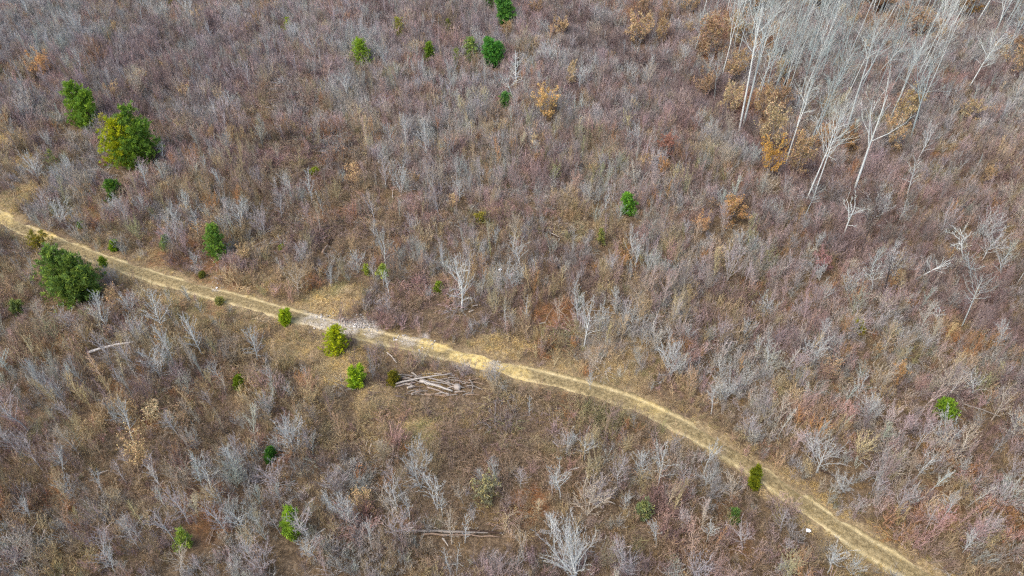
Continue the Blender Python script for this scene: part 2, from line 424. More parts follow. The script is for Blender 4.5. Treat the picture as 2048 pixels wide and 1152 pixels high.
za = N(nt, 'ShaderNodeAttribute', attribute_name='zones'); sep = N(nt, 'ShaderNodeSeparateColor'); nt.links.new(za.outputs['Color'], sep.inputs[0])
tc = N(nt, 'ShaderNodeTexCoord').outputs['Object']
c1 = ramp(nt, noise(nt, tc, .35, 5, .65), [(.3, (.06, .042, .026)), (.5, (.12, .085, .052)), (.7, (.23, .165, .095))])
c2 = ramp(nt, noise(nt, tc, 3.0, 6, .75), [(.3, (.03, .022, .014)), (.48, (.13, .09, .055)), (.6, (.27, .195, .12)), (.75, (.46, .36, .24))])
base = mixc(nt, 'MIX', c1, c2, .6)
rust = ramp(nt, noise(nt, tc, 5.0, 5, .7), [(.35, (.10, .05, .025)), (.55, (.30, .13, .05)), (.7, (.42, .22, .09))])
base = mixc(nt, 'MIX', base, rust, sep.outputs[1])
straw = ramp(nt, noise(nt, tc, 3.2, 6, .72), [(.3, (.14, .10, .045)), (.48, (.34, .25, .125)), (.6, (.48, .37, .20)), (.78, (.60, .49, .29))])
ms = N(nt, 'ShaderNodeMath', operation='MULTIPLY_ADD', use_clamp=True); nt.links.new(noise(nt, tc, .9, 4, .6), ms.inputs[0]); ms.inputs[1].default_value = 1.6
ms2 = N(nt, 'ShaderNodeMath', operation='MULTIPLY_ADD'); nt.links.new(sep.outputs[0], ms2.inputs[0]); ms2.inputs[1].default_value = 1.6; ms2.inputs[2].default_value = -1.45
nt.links.new(ms2.outputs[0], ms.inputs[2])
base = mixc(nt, 'MIX', base, straw, ms.outputs[0])
grav = ramp(nt, noise(nt, tc, 7.0, 4, .8), [(.35, (.16, .13, .10)), (.5, (.42, .38, .33)), (.62, (.66, .62, .56))])
base = mixc(nt, 'MIX', base, grav, sep.outputs[2])
nt.links.new(base, pb.inputs['Base Color'])
bmp = N(nt, 'ShaderNodeBump'); bmp.inputs['Strength'].default_value = .9; bmp.inputs['Distance'].default_value = .15
nt.links.new(noise(nt, tc, 5, 6, .75), bmp.inputs['Height']); nt.links.new(bmp.outputs[0], pb.inputs['Normal'])
gm.materials.append(mg)
tag(obj('ground', gm), kind='structure')

# ------------------------------------------------------------------ dirt track
T = np.gradient(CL, axis=0); T /= np.linalg.norm(T, axis=1, keepdims=True); Nn = np.stack([-T[:, 1], T[:, 0]], 1)
lat = np.linspace(-2.0, 2.0, 33); s_len = np.concatenate([[0], np.cumsum(np.linalg.norm(np.diff(CL, axis=0), axis=1))])
L2, S2 = np.meshgrid(lat, s_len)
PX = CL[:, 0, None] + Nn[:, 0, None] * lat; PY = CL[:, 1, None] + Nn[:, 1, None] * lat
wv = .28 * (vnoise(S2, S2 * 0, 9, 31) - .5)
edge = .98 + .8 * (vnoise(S2, np.sign(L2) * 40, 2.2, 22) - .5) + .3 * (vnoise(S2, np.sign(L2) * 40, .7, 23) - .5)
rut = np.exp(-((np.abs(L2 - wv) - .80) / .2) ** 2)
PZ = terrain(PX, PY) + .09 - .07 * rut + .03 * np.exp(-((L2 - wv) / .35) ** 2) - .3 * sstep(edge - .2, edge + .5, np.abs(L2)) + .02 * (vnoise(PX, PY, .5, 8) - .5)
tv = np.stack([PX, PY, PZ], -1).reshape(-1, 3); m_, n_ = PX.shape
ii = (np.arange(m_ - 1)[:, None] * n_ + np.arange(n_ - 1)[None, :]).ravel(); Fq = np.stack([ii, ii + 1, ii + n_ + 1, ii + n_], 1)
tm = bpy.data.meshes.new('dirt_track'); tm.from_pydata(tv.tolist(), [], Fq.tolist())
sand = zone([(960, 722, 34, 1), (920, 712, 24, .8), (1010, 738, 26, .6), (850, 688, 22, .7), (880, 694, 20, .8), (20, 440, 36, .5), (95, 468, 30, .9), (730, 668, 20, .3), (1040, 750, 30, .6), (1300, 812, 30, .4)], PX.ravel(), PY.ravel())
stony = zone([(700, 652, 40, .7), (745, 662, 30, .5), (640, 640, 30, .5), (820, 680, 30, .5), (435, 574, 12, .8), (990, 730, 20, .5)], PX.ravel(), PY.ravel())
a = tm.attributes.new('wear', 'FLOAT_COLOR', 'POINT')
a.data.foreach_set('color', np.stack([rut.ravel(), sand, stony, np.ones(len(sand))], 1).ravel())
tm.polygons.foreach_set('use_smooth', [True] * len(tm.polygons))
mt = bpy.data.materials.new('track_dirt'); mt.use_nodes = True; nt = mt.node_tree; pb = nt.nodes['Principled BSDF']
pb.inputs['Roughness'].default_value = .95; pb.inputs['Specular IOR Level'].default_value = .1
tc = N(nt, 'ShaderNodeTexCoord').outputs['Object']
sep = N(nt, 'ShaderNodeSeparateColor'); nt.links.new(N(nt, 'ShaderNodeAttribute', attribute_name='wear').outputs['Color'], sep.inputs[0])
mid = ramp(nt, noise(nt, tc, 3.5, 6, .75), [(.32, (.09, .068, .032)), (.5, (.23, .175, .085)), (.65, (.37, .29, .15))])
rc = ramp(nt, noise(nt, tc, 2.0, 6, .7), [(.3, (.29, .225, .105)), (.5, (.49, .39, .20)), (.7, (.62, .51, .29))])
rf = N(nt, 'ShaderNodeMath', operation='MULTIPLY', use_clamp=True); nt.links.new(sep.outputs[0], rf.inputs[0])
nt.links.new(ramp(nt, noise(nt, tc, 1.1, 5, .7), [(.3, .35), (.5, 1.0)]), rf.inputs[1])
c = mixc(nt, 'MIX', mid, rc, rf.outputs[0])
sc_ = ramp(nt, noise(nt, tc, 2.4, 5, .7), [(.3, (.42, .29, .09)), (.5, (.62, .46, .17)), (.7, (.70, .56, .28))])
sf = N(nt, 'ShaderNodeMath', operation='MULTIPLY', use_clamp=True); nt.links.new(sep.outputs[1], sf.inputs[0]); nt.links.new(ramp(nt, noise(nt, tc, 1.6, 5, .7), [(.38, .1), (.52, 1.0)]), sf.inputs[1])
c = mixc(nt, 'MIX', c, sc_, sf.outputs[0])
gv = ramp(nt, noise(nt, tc, 7.0, 4, .8), [(.36, (.2, .17, .12)), (.5, (.48, .43, .36)), (.62, (.72, .68, .6))])
gf = N(nt, 'ShaderNodeMath', operation='MULTIPLY', use_clamp=True); nt.links.new(sep.outputs[2], gf.inputs[0]); nt.links.new(ramp(nt, noise(nt, tc, 1.3, 5, .7), [(.35, .2), (.5, 1.0)]), gf.inputs[1])
c = mixc(nt, 'MIX', c, gv, gf.outputs[0])
nt.links.new(c, pb.inputs['Base Color'])
bmp = N(nt, 'ShaderNodeBump'); bmp.inputs['Strength'].default_value = .7; bmp.inputs['Distance'].default_value = .08
nt.links.new(noise(nt, tc, 8, 5, .75), bmp.inputs['Height']); nt.links.new(bmp.outputs[0], pb.inputs['Normal'])
tm.materials.append(mt)
tag(obj('dirt_track', tm), kind='structure')

# ------------------------------------------------------------------ evergreens
# base u,v | tip u,v | width | colour | style | label
GREEN, DARK, YEL, OLIVE, BLUE, PALE, DIM = (.075, .19, .035), (.04, .13, .035), (.20, .27, .02), (.13, .16, .03), (.06, .17, .05), (.18, .22, .07), (.11, .16, .06)
EV = [
 (178, 268, 148, 166, 78, (.09, .2, .035), 'big2', 'large bright green pine upper left of the broad green and gold pine'),
 (275, 350, 245, 218, 108, (.075, .17, .035), 'gold', 'broadest pine of the upper left, dark green with a golden left side'),
 (222, 292, 205, 232, 42, PALE, 'open', 'thin pale yellow green young pine between the two large upper left pines'),
 (168, 612, 112, 503, 112, (.085, .17, .05), 'big3', 'large dense blue green pine below the left end of the dirt track'),
 (84, 508, 72, 466, 46, (.12, .14, .03), 'bush', 'olive brown juniper bush touching the lower edge of the track'),
 (727, 141, 718, 83, 42, (.12, .24, .03), 'cone', 'bright yellow green conical pine, leftmost of the upper middle row'),
 (860, 127, 858, 88, 24, (.09, .19, .03), 'cone', 'narrow dark and yellow green conifer midway along the upper middle row'),
 (944, 128, 940, 80, 34, (.12, .22, .09), 'pine', 'soft grey green pine just left of the deep green double pine'),
 (915, 138, 912, 100, 24, (.12, .19, .07), 'open', 'faint sparse green pine at the left foot of the soft grey green pine'),
 (986, 142, 982, 82, 46, (.05, .19, .045), 'big2', 'deep green double topped pine left of the white birch snags'),
 (1013, 56, 1002, -6, 38, (.055, .18, .05), 'big2', 'tall dark green pine touching the top edge, above the orange shrub'),
 (984, 20, 978, -25, 30, (.05, .15, .04), 'pine', 'dark green pine cut by the top edge, left of the tall dark one'),
 (900, 5, 896, -28, 20, (.06, .15, .04), 'pine', 'small dark pine tip at the top edge'),
 (1013, 218, 1010, 188, 24, (.07, .2, .08), 'pine', 'small blue green pine under the short white snag'),
 (1257, 434, 1254, 392, 34, (.07, .21, .035), 'pine', 'lone round green pine in the centre right brush'),
 (436, 521, 426, 455, 42, (.08, .19, .045), 'cone', 'tall oval green pine above the track in the left half'),
 (236, 403, 219, 364, 30, (.05, .14, .03), 'cone', 'narrow leaning dark green conifer above the left track'),
 (673, 713, 670, 661, 46, (.19, .29, .015), 'cedar', 'round yellow green cedar just below the track, nearest the pale gravel'),
 (712, 779, 708, 735, 46, (.16, .31, .03), 'spread', 'bright green spreading pine left of the log pile with one side shoot'),
 (787, 771, 785, 748, 19, (.09, .11, .02), 'cedar', 'tiny dark olive cedar at the left end of the log pile'),
 (572, 652, 567, 622, 28, (.15, .27, .02), 'spread', 'small bright green pine by the lower rut left of the yellow green cedar'),
 (480, 781, 478, 755, 17, (.08, .15, .015), 'cedar', 'tiny dark cedar alone in the tan grass below the track'),
 (541, 922, 540, 899, 17, (.04, .14, .03), 'cedar', 'tiny deep green cedar in the lower left brush beside grey saplings'),
 (588, 1077, 582, 1022, 36, (.12, .25, .035), 'pine', 'upright fresh green pine near the bottom left of centre'),
 (374, 1101, 362, 1064, 34, (.12, .22, .06), 'open', 'loose green pine near the bottom, left of the upright fresh green one'),
 (1508, 978, 1508, 937, 25, (.09, .14, .015), 'spread', 'dark yellowish pine standing on the lower edge of the track'),
 (1471, 1048, 1468, 1021, 22, (.06, .14, .05), 'open', 'dim blue green seedling pine below the yellowish trackside pine'),
 (1890, 841, 1890, 806, 38, (.10, .22, .03), 'cedar', 'bright green rounded pine on the right above the pale round tree'),
 (1719, 668, 1719, 641, 27, (.20, .25, .03), 'open', 'small yellow green pine on its own in the right hand brush'),
 (802, 82, 794, 38, 26, (.13, .18, .03), 'open', 'sparse yellowish pine above the bright conical pine'),
 (578, 66, 575, 37, 20, (.13, .22, .03), 'open', 'small yellow green pine high in the upper left brush'),
 (334, 502, 333, 474, 16, (.10, .19, .09), 'pine', 'little grey green pine above the track beside red litter'),
 (229, 503, 227, 482, 16, (.10, .21, .02), 'spread', 'bright green seedling on the upper verge of the left track'),
 (213, 550, 205, 517, 16, (.12, .22, .03), 'stalk', 'little pine with a bare lower trunk beside the lower rut'),
 (768, 575, 765, 533, 22, (.17, .27, .08), 'stalk', 'slim pale green pine with a thin white stem above the gravel patch'),
 (735, 551, 732, 532, 12, (.15, .24, .06), 'open', 'wispy green seedling just left of the slim pale green pine'),
 (879, 586, 878, 568, 13, (.11, .2, .03), 'cedar', 'tiny green cedar left of the wide grey fan tree'),
 (1203, 494, 1201, 461, 17, (.13, .19, .08), 'open', 'dim grey green pine below left of the lone round pine'),
 (164, 457, 163, 445, 14, (.07, .16, .04), 'bush', 'low dark green bush on the upper verge near the left edge'),
 (252, 18, 247, -12, 24, (.10, .16, .03), 'open', 'olive green pine at the top left edge'),
 (348, 18, 348, -10, 28, (.15, .17, .05), 'open', 'hazy olive pine at the top edge right of another olive pine'),
 (630, 351, 629, 338, 18, (.14, .22, .04), 'bush', 'low fresh green shrub in the dark brown bramble'),
 (961, 446, 960, 430, 28, (.15, .18, .05), 'bush', 'low olive bush in the middle of the brown bramble'),
 (975, 1008, 970, 962, 60, (.26, .27, .17), 'mist', 'wide pale grey green shrub in the lower middle'),
 (1287, 1042, 1285, 1008, 32, (.17, .22, .11), 'mist', 'soft green shrub in the lower right of centre'),
 (36, 630, 33, 604, 24, (.14, .2, .07), 'mist', 'soft green shrub at the left edge below the large blue green pine'),
 (112, 342, 100, 304, 26, (.10, .15, .08), 'open', 'dim blue green pine below the large bright green pine'),
 (440, 611, 438, 597, 15, (.15, .2, .09), 'bush', 'small sage green shrub on the lower verge of the track'),
 (897, 68, 896, 40, 20, (.10, .15, .05), 'open', 'faint dim green pine above the narrow conifer'),
 (1879, 26, 1877, 2, 20, (.06, .15, .04), 'open', 'small dark green pine among the tall bare trees at the top right'),
 (565, 500, 563, 492, 10, (.14, .22, .04), 'bush', 'tiny green seedling in brush above the middle of the track'),
 (405, 556, 404, 546, 10, (.08, .11, .03), 'bush', 'tiny dark bush on the upper verge below the tall oval pine'),
]
def ev_proto(style, seed, H, W):
    k = dict(seed=seed, H=H, W=W)
    if style == 'big2': g = gen_pine(leaders=((-.12, .05, 1), (.2, -.05, .86)), nb=150, nc=7, nn=15, size=.3, shape=.42, **k)
    elif style == 'big3': g = gen_pine(leaders=((-.17, .05, 1), (.12, 0, .88), (.27, -.1, .66), (0, -.15, .55)), nb=260, nc=8, nn=16, size=.3, shape=.4, **k)
    elif style == 'gold':
        g1 = gen_pine(leaders=((.0, .1, 1), (.22, .0, .8), (.15, -.15, .55)), nb=190, nc=8, nn=16, size=.3, shape=.4, **k)
        k['seed'] += 1; g2 = gen_pine(leaders=((-.14, -.1, .84), (-.2, -.05, .55)), nb=110, nc=8, nn=15, size=.28, shape=.4, gold=1.0, **k)
        g = (join(g1[0], g2[0]), join(g1[1], g2[1]))
    elif style == 'pine': g = gen_pine(nb=70, nc=6, nn=14, size=.22, shape=.42, **k)
    elif style == 'cone': g = gen_pine(nb=110, nc=6, nn=14, size=.2, shape=.5, gold=.0, **k)
    elif style == 'cedar': g = gen_pine(nb=110, nc=6, nn=16, size=.16, shape=.36, base=.02, **k)
    elif style == 'spread': g = gen_pine(leaders=((-.1, 0, .9), (.2, .05, 1), (0, -.1, .6)), nb=60, nc=6, nn=14, size=.22, **k)
    elif style == 'open': g = gen_pine(nb=46, nc=4, nn=9, size=.2, shape=.5, open_=.25, **k)
    elif style == 'stalk': g = gen_pine(nb=26, nc=5, nn=12, size=.2, base=.5, shape=.6, **k)
    elif style == 'bush': g = gen_pine(leaders=((-.15, 0, .9), (.18, .1, 1), (0, -.15, .8)), nb=60, nc=5, nn=12, size=.18, shape=.4, base=.02, **k)
    else: g = gen_pine(leaders=((-.2, 0, .9), (.2, .1, 1), (0, -.2, .8), (0, .1, .9)), nb=90, nc=4, nn=7, size=.22, shape=.35, base=.05, open_=.2, **k)
    return g[0].mesh('trunk', M_BARK), g[1].mesh('crown', M_NEEDLE)
CLEAR = []     # ground kept clear of brush: x, y, radius
for i, (bu, bv, tu, tv, wpx, colr, st, lab) in enumerate(EV):
    q = min(.2 * wpx, .22 * (bv - tv)); b, h, dx = fit(bu - (bu - tu) * q / max(1, bv - tv), bv - q, tu, tv); Wm = wpx / px_per_m(b)
    h = max(h * (.95 if wpx > 60 else 1.05), Wm * .55)
    pr = ev_proto(st, 100 + i, h, Wm * (1.12 if st in ('big2', 'big3', 'gold') else 1.22)); colr = tuple(np.array(colr) * ((1.2, 1.15, 1.1) if st == 'mist' else (1.8, 1.42, 1.05)))
    nm, ct = ('pine_tree', 'pine tree') if st in ('big2', 'big3', 'gold', 'pine', 'cone', 'spread', 'open', 'stalk') else (('cedar_tree', 'cedar tree') if st == 'cedar' else ('green_shrub', 'shrub'))
    if 'pine' in lab.split(',')[0] and ct == 'cedar tree': nm, ct = 'pine_tree', 'pine tree'
    plant(nm, pr, b, (1, 1, 1), 0, math.atan2(dx, h) * .8, (.16, .11, .08) if st != 'stalk' else (.45, .42, .38), colr, lab, ct, 'evergreens scattered through the brush')
    CLEAR.append((b[0], b[1] - .15 * h, max(.7, Wm * .45))); CLEAR.append((b[0], b[1] - Wm * .5 - .6, max(.75, Wm * .34))); CLEAR.append((b[0], b[1] - Wm * .5 - 1.6, .8)); CLEAR.append((b[0] * .985, b[1] - Wm * .5 - 3, .7))

# ------------------------------------------------------------------ russet-leaved small trees
GOLD, ORA, RUS, RED = (.52, .39, .21), (.48, .33, .17), (.37, .24, .135), (.37, .18, .12)
RT = [(1284, 42, 30, 30, RUS, 'dark russet beech near the top, left one of a close pair'), (1324, 55, 24, 34, RUS, 'narrow dark russet beech near the top, right one of a close pair'),
 (1272, 92, 50, 40, ORA, 'wide orange beech below the dark russet pair'), (1321, 95, 26, 36, ORA, 'narrow orange beech just right of the wide orange beech'),
 (1073, 36, 28, 24, RUS, 'small rusty beech right of the tall dark green pine'), (1121, 74, 32, 24, ORA, 'low orange shrub between rusty beech and pale bushy tree'),
 (1014, 76, 22, 22, ORA, 'orange shrub at the foot of the tall dark green pine'), (1145, 152, 18, 20, GOLD, 'upper golden sapling left of the tan fan shrub'),
 (1139, 178, 20, 26, GOLD, 'lower golden sapling left of the tan fan shrub'), (1091, 242, 44, 42, (.58, .38, .15), 'open golden crowned beech in the upper middle'),
 (1331, 318, 38, 30, RED, 'brick red arched shrub right of centre'), (1323, 357, 20, 26, (.5, .28, .12), 'small orange tan sapling below the brick red shrub'),
 (98, 158, 32, 34, (.58, .33, .14), 'orange leaved sapling above the large bright green pine'), (1416, 125, 56, 60, RUS, 'broad rusty beech at the left edge of the tall stand'),
 (1464, 100, 36, 46, GOLD, 'golden beech behind the left front trunks of the stand'), (1464, 168, 40, 40, ORA, 'bright orange beech at the foot of the left stand trunks'),
 (1452, 240, 38, 44, GOLD, 'yellow ochre beech left of the tallest double trunked tree'), (1553, 172, 28, 34, GOLD, 'small golden beech deep inside the stand'),
 (1533, 312, 58, 62, GOLD, 'wide golden beech in front of the stand, upper of two'), (1531, 356, 42, 46, (.54, .31, .08), 'golden brown beech in front of the stand, lower of two'),
 (1588, 360, 46, 60, ORA, 'deep orange beech in front of the stand, right of the golden pair'), (1550, 240, 44, 44, RUS, 'rusty beech between the pale trunks'),
 (1774, 304, 38, 46, ORA, 'compact orange beech right of the forked white tree'), (1934, 246, 34, 28, GOLD, 'golden shrub at the right in mauve brush'),
 (1803, 256, 40, 46, (.42, .31, .15), 'pale tan beech just above the compact orange one'), (1822, 76, 70, 36, RUS, 'low wide rusty beech at the top right'),
 (2036, 165, 46, 50, ORA, 'orange beech cut by the right edge'), (1745, 24, 60, 36, RUS, 'rusty brown beech at the top edge behind the stand'),
 (2032, 118, 42, 34, RUS, 'dark rusty shrub at the right edge above the orange beech'), (1926, 44, 52, 46, (.42, .26, .10), 'dull orange beech among the top right trunks'),
 (1375, 32, 34, 44, ORA, 'orange beech at the top edge left of the stand'), (1967, 368, 26, 22, ORA, 'small orange shrub far right in the mauve brush'),
 (1462, 440, 62, 26, (.46, .27, .11), 'round nest shaped orange beech with a pale fringe'), (1402, 472, 28, 26, (.52, .31, .15), 'faint orange sapling lower left of the nest shaped beech'),
 (1748, 716, 18, 18, ORA, 'tiny orange shrub below the small yellow green pine'), (1782, 776, 22, 32, (.55, .33, .14), 'small orange sapling above the pale round tree'),
 (1638, 548, 40, 26, (.40, .22, .19), 'red tipped bush in the right middle'), (1518, 240, 34, 44, ORA, 'orange beech squeezed between front trunks of the stand'),
 (1640, 300, 30, 30, (.44, .25, .10), 'dull orange shrub beside the short two armed snag'), (1690, 300, 44, 26, (.36, .22, .10), 'brown leaved shrub behind the white front trunks'),
 (1410, 200, 34, 38, RUS, 'rusty shrub at the stand edge below the broad rusty beech'), (1500, 30, 50, 40, (.45, .26, .10), 'tawny beech at the top edge inside the stand'),
 (1620, 24, 50, 40, (.34, .24, .12), 'brown beech at the top edge beneath pale crowns'), (150, 990 - 0, 1, 1, GOLD, '')][:-1]
rt_protos = []
for s in range(7):
    g = gen_leafy(500 + s, 3.2, 3.4, n=2000, size=.095, cb=.15, n1=20, n2=6, n3=3, r0=.05, stems=1 + s % 3, rise=(15, 55), twig=.02)
    rt_protos.append((g[0].mesh('trunk', M_BARK), g[1].mesh('crown', M_LEAF)))
rng = np.random.default_rng(11)
for i, (bu, bv, wpx, hpx, colr, lab) in enumerate(RT):
    b, h, dx = fit(bu, bv, bu, bv - hpx); Wm = wpx / px_per_m(b)
    ct = 'shrub' if 'shrub' in lab or 'bush' in lab else ('sapling' if 'sapling' in lab else 'beech tree')
    nm = {'shrub': 'russet_shrub', 'sapling': 'leafy_sapling', 'beech tree': 'beech_tree'}[ct]
    plant(nm, rt_protos[i % 7], b, (Wm / 2.7, Wm / 2.7, h / 2.7), rng.uniform(0, 6), 0, (.36, .31, .27), tuple(np.array(colr) * rng.uniform(.9, 1.1)), lab, ct, 'small trees still holding dry leaves')
    CLEAR.append((b[0], b[1] - .7, Wm * .45)); CLEAR.append((b[0], b[1] - 2.2, Wm * .33))
# ------------------------------------------------------------------ tall bare trees
tall_protos = []
for s in range(8):
    g = gen_bare(700 + s, 22, 8.5 + s % 3, cb=[.52, .6, .5, .64, .56, .5, .68, .6][s], n1=20 + 2 * (s % 3), n2=7, n3=5, r0=.205, rise=(20, 52), twig=.028, limb=.024, wig=.005, fork=[0, 1, 0, 1, 1, 0, 1, 0][s], round_top=.35)
    tall_protos.append((g[0].mesh('trunk', M_BARK), g[1].mesh('crown', M_TWIG)))
g = gen_bare(720, 20, 12, cb=.46, n1=9, n2=6, n3=5, r0=.32, rise=(25, 50), twig=.05, wig=.003, fork=1, round_top=.1); forked = (g[0].mesh('trunk', M_BARK), g[1].mesh('crown', M_TWIG))
g = gen_bare(721, 9, 4.6, cb=.3, n1=13, n2=5, n3=3, r0=.16, rise=(10, 45), twig=.045, wig=.022, fork=1, round_top=.2); snag = (g[0].mesh('trunk', M_BARK), g[1].mesh('crown', M_TWIG))
g = gen_bare(722, 9, 4.6, cb=.35, n1=16, n2=5, n3=4, r0=.15, rise=(10, 50), twig=.045, wig=.03, fork=1, round_top=.2); snag2 = (g[0].mesh('trunk', M_BARK), g[1].mesh('crown', M_TWIG))
g = gen_bare(723, 7.5, 3.2, cb=.12, n1=30, n2=4, n3=3, r0=.13, rise=(0, 38), twig=.04, wig=.012, round_top=.9); birch = (g[0].mesh('trunk', M_BARK), g[1].mesh('crown', M_TWIG))
WHITE, PGREY, TEAL, DKT = (.61, .63, .58), (.42, .45, .42), (.34, .39, .37), (.07, .055, .05)
# base, tip, width, proto (int = tall), colour, label
TT = [
 (1475, 277, 1526, 14, 66, 1, WHITE, 'tallest pale tree of the stand, double trunk, at its left front'),
 (1484, 262, 1545, 10, 60, 3, PGREY, 'pale grey tree close behind the tallest double trunked tree'),
 (1512, 216, 1562, 40, 40, 0, PGREY, 'straight pale trunk right of the tallest double trunked tree'),
 (1439, 172, 1483, 0, 26, 6, WHITE, 'slim bright white trunk at the left of the stand'),
 (1428, 203, 1436, 120, 26, 2, PGREY, 'short grey tree at the left foot of the slim white trunk'),
 (1386, 114, 1412, 26, 34, 2, PGREY, 'leftmost pale tree of the stand'),
 (1471, 130, 1500, 10, 30, 7, PGREY, 'thin grey trunk over dark ground in the left of the stand'),
 (1463, 118, 1490, -14, 30, 5, PGREY, 'second thin grey trunk over the dark ground'),
 (1536, 219, 1577, 110, 30, 4, TEAL, 'grey green trunk left of the middle of the stand'),
 (1550, 144, 1588, 40, 34, 0, PGREY, 'pale trunk in the middle back of the stand'),
 (1567, 340, 1622, 170, 40, 6, WHITE, 'white front trunk with two bent side branches on its right'),
 (1588, 230, 1630, 100, 34, 7, TEAL, 'slim grey green trunk behind the white front trunk'),
 (1601, 226, 1648, 96, 36, 5, PGREY, 'slim pale trunk beside the slim grey green trunk'),
 (1608, 320, 1672, 150, 34, 0, TEAL, 'blue grey trunk left of the short two armed snag'),
 (1616, 310, 1690, 120, 36, 7, TEAL, 'second blue grey trunk rising beside the first'),
 (1612, 402, 1682, 236, 52, 2, WHITE, 'bright white bushy tree nearest the front of the stand, left stem'),
 (1624, 402, 1688, 222, 44, 5, WHITE, 'bright white bushy tree nearest the front of the stand, right stem'),
 (1691, 268, 1758, 44, 56, 3, PGREY, 'tall pale tree with a wide spread crown behind the forked white tree'),
 (1706, 386, 1776, 190, 70, 'F', WHITE, 'big white tree with a clean trunk forking into wide arms'),
 (1776, 247, 1844, 92, 44, 6, PGREY, 'slender pale tree right of the forked white tree'),
 (1821, 278, 1860, 132, 56, 4, TEAL, 'grey tree with a broad rounded crown at the right of the stand'),
 (1929, 190, 1998, 76, 44, 2, WHITE, 'bushy leaning pale tree isolated at the upper right'),
 (1812, 402, 1832, 316, 18, 'S', WHITE, 'small bare snag between mauve brush right of the forked white tree'),
 (1683, 120, 1692, 28, 22, 6, WHITE, 'straight white snag rising from the back of the stand'),
 (1742, 36, 1764, -40, 30, 6, WHITE, 'pale trunk cut by the top edge behind the stand'),
 (1878, 56, 1904, -30, 30, 6, WHITE, 'pale leaning trunk cut by the top edge, left of three'),
 (1830, 36, 1850, -40, 30, 7, PGREY, 'grey trunk cut by the top edge above the wide rusty beech'),
 (2012, 114, 2050, 20, 40, 4, PGREY, 'grey tree at the upper right corner edge'),
 (1992, 70, 2022, -30, 40, 3, WHITE, 'white branching tree at the upper right corner'),
 (1748, 156, 1822, 74, 34, 'N', PGREY, 'strongly leaning pale tree at the back right of the stand'),
 (1636, 268, 1632, 236, 40, 'N', WHITE, 'short two armed white snag in the middle front of the stand'),
 (1684, 478, 1714, 398, 42, 'S', WHITE, 'white forked snag with a long right arm below the stand'),
 (1718, 518, 1762, 386, 48, 5, DKT, 'dark trunked tree with a pale grey crown below the stand'),
 (1570, 454, 1598, 392, 26, 7, DKT, 'short dark trunked tree below the golden brown beech'),
 (1608, 438, 1634, 374, 28, 0, PGREY, 'short grey tree below the deep orange beech'),
 (1926, 520, 1920, 466, 40, 'N', WHITE, 'white forked snag top at the far right'),
 (1924, 652, 1966, 560, 38, 0, PGREY, 'pale scraggly leafless tree at the far right'),
 (1830, 560, 1902, 518, 30, 'S', WHITE, 'white snag leaning almost flat to the right'),
 (1766, 592, 1790, 506, 62, 4, DKT, 'dark trunked tree with a broad pale crown right of centre'),
 (1743, 585, 1750, 536, 34, 'N', WHITE, 'crooked white snag at the left foot of the broad pale crown'),
 (1940, 570, 1945, 510, 36, 'N', PGREY, 'grey branchy snag between the two white ones at the far right'),
 (1872, 645, 1874, 622, 34, 'N', WHITE, 'low sprawling white dead bush at the right'),
 (1969, 930, 2036, 836, 34, 5, (.22, .2, .19), 'leaning grey tree with a dark base at the lower right edge'),
 (1033, 180, 1034, 98, 30, 'B', WHITE, 'white birch snag standing alone in the upper middle'),
 (1026, 200, 1014, 152, 24, 'N', WHITE, 'short crooked white snag beside the birch snag'),
 (1640, 160, 1668, 60, 40, 4, TEAL, 'grey green crown tree in the back middle of the stand'),
 (1660, 200, 1712, 96, 40, 0, TEAL, 'blue grey tree with a narrow crown in the right middle of the stand'),
]
rng = np.random.default_rng(5)
extra = 0
while extra < 165:
    if extra < 98: u, v = rng.uniform(1380, 1840), rng.uniform(-40, 250)
    else: u, v = rng.uniform(1720, 2080), rng.uniform(-50, 95)
    if extra < 98 and v > 60 + (u - 1400) * .6 and u < 1500: continue
    b = at(u, v); ppm = px_per_m(b); h = rng.uniform(9, 20)
    top = project(np.array([b[0] + rng.uniform(-.6, 2.0), b[1], b[2] + h]))
    TT.append((u, v, top[0], top[1], rng.uniform(22, 38), int(rng.integers(0, 8)), tuple(np.array([WHITE, TEAL, WHITE, PGREY][int(rng.integers(0, 4))]) * rng.uniform(.8, 1)), None)); extra += 1
TALL_AUTO = []
for i, (bu, bv, tu, tv, wpx, pr, colr, lab) in enumerate(TT):
    b, h, dx = fit(bu, bv, tu, tv); Wm = wpx / px_per_m(b)
    L = math.hypot(h, dx); ang = math.atan2(dx, h)
    if pr == 'F': P, H0, W0 = forked, 20, 11
    elif pr == 'S': P, H0, W0 = snag, 9, 4.6
    elif pr == 'N': P, H0, W0 = snag2, 9, 4.6
    elif pr == 'B': P, H0, W0 = birch, 7.5, 3.2
    else: P, H0, W0 = tall_protos[pr], 22, 6.5 + pr % 3
    s = L / H0; sx = min(max(Wm * 1.2 / W0, s * .6), s * 1.8)
    cc = np.array(colr) * (.84, .88, .86)
    if max(colr) < .1: cc = np.array((.42, .41, .39))
    o = plant('snag' if pr in ('S', 'N', 'B') else 'tall_bare_tree', P, b, (sx, sx, s), rng.uniform(0, 6.28), ang, colr, tuple(cc), lab, 'dead tree' if pr in ('S', 'N', 'B') else 'bare tree', 'tall bare trees of the upper right stand' if pr not in ('S', 'N', 'B') else 'pale dead snags')
    if lab is None: TALL_AUTO.append((o, bu, bv, h, colr))
    CLEAR.append((b[0], b[1] - .2, .35))

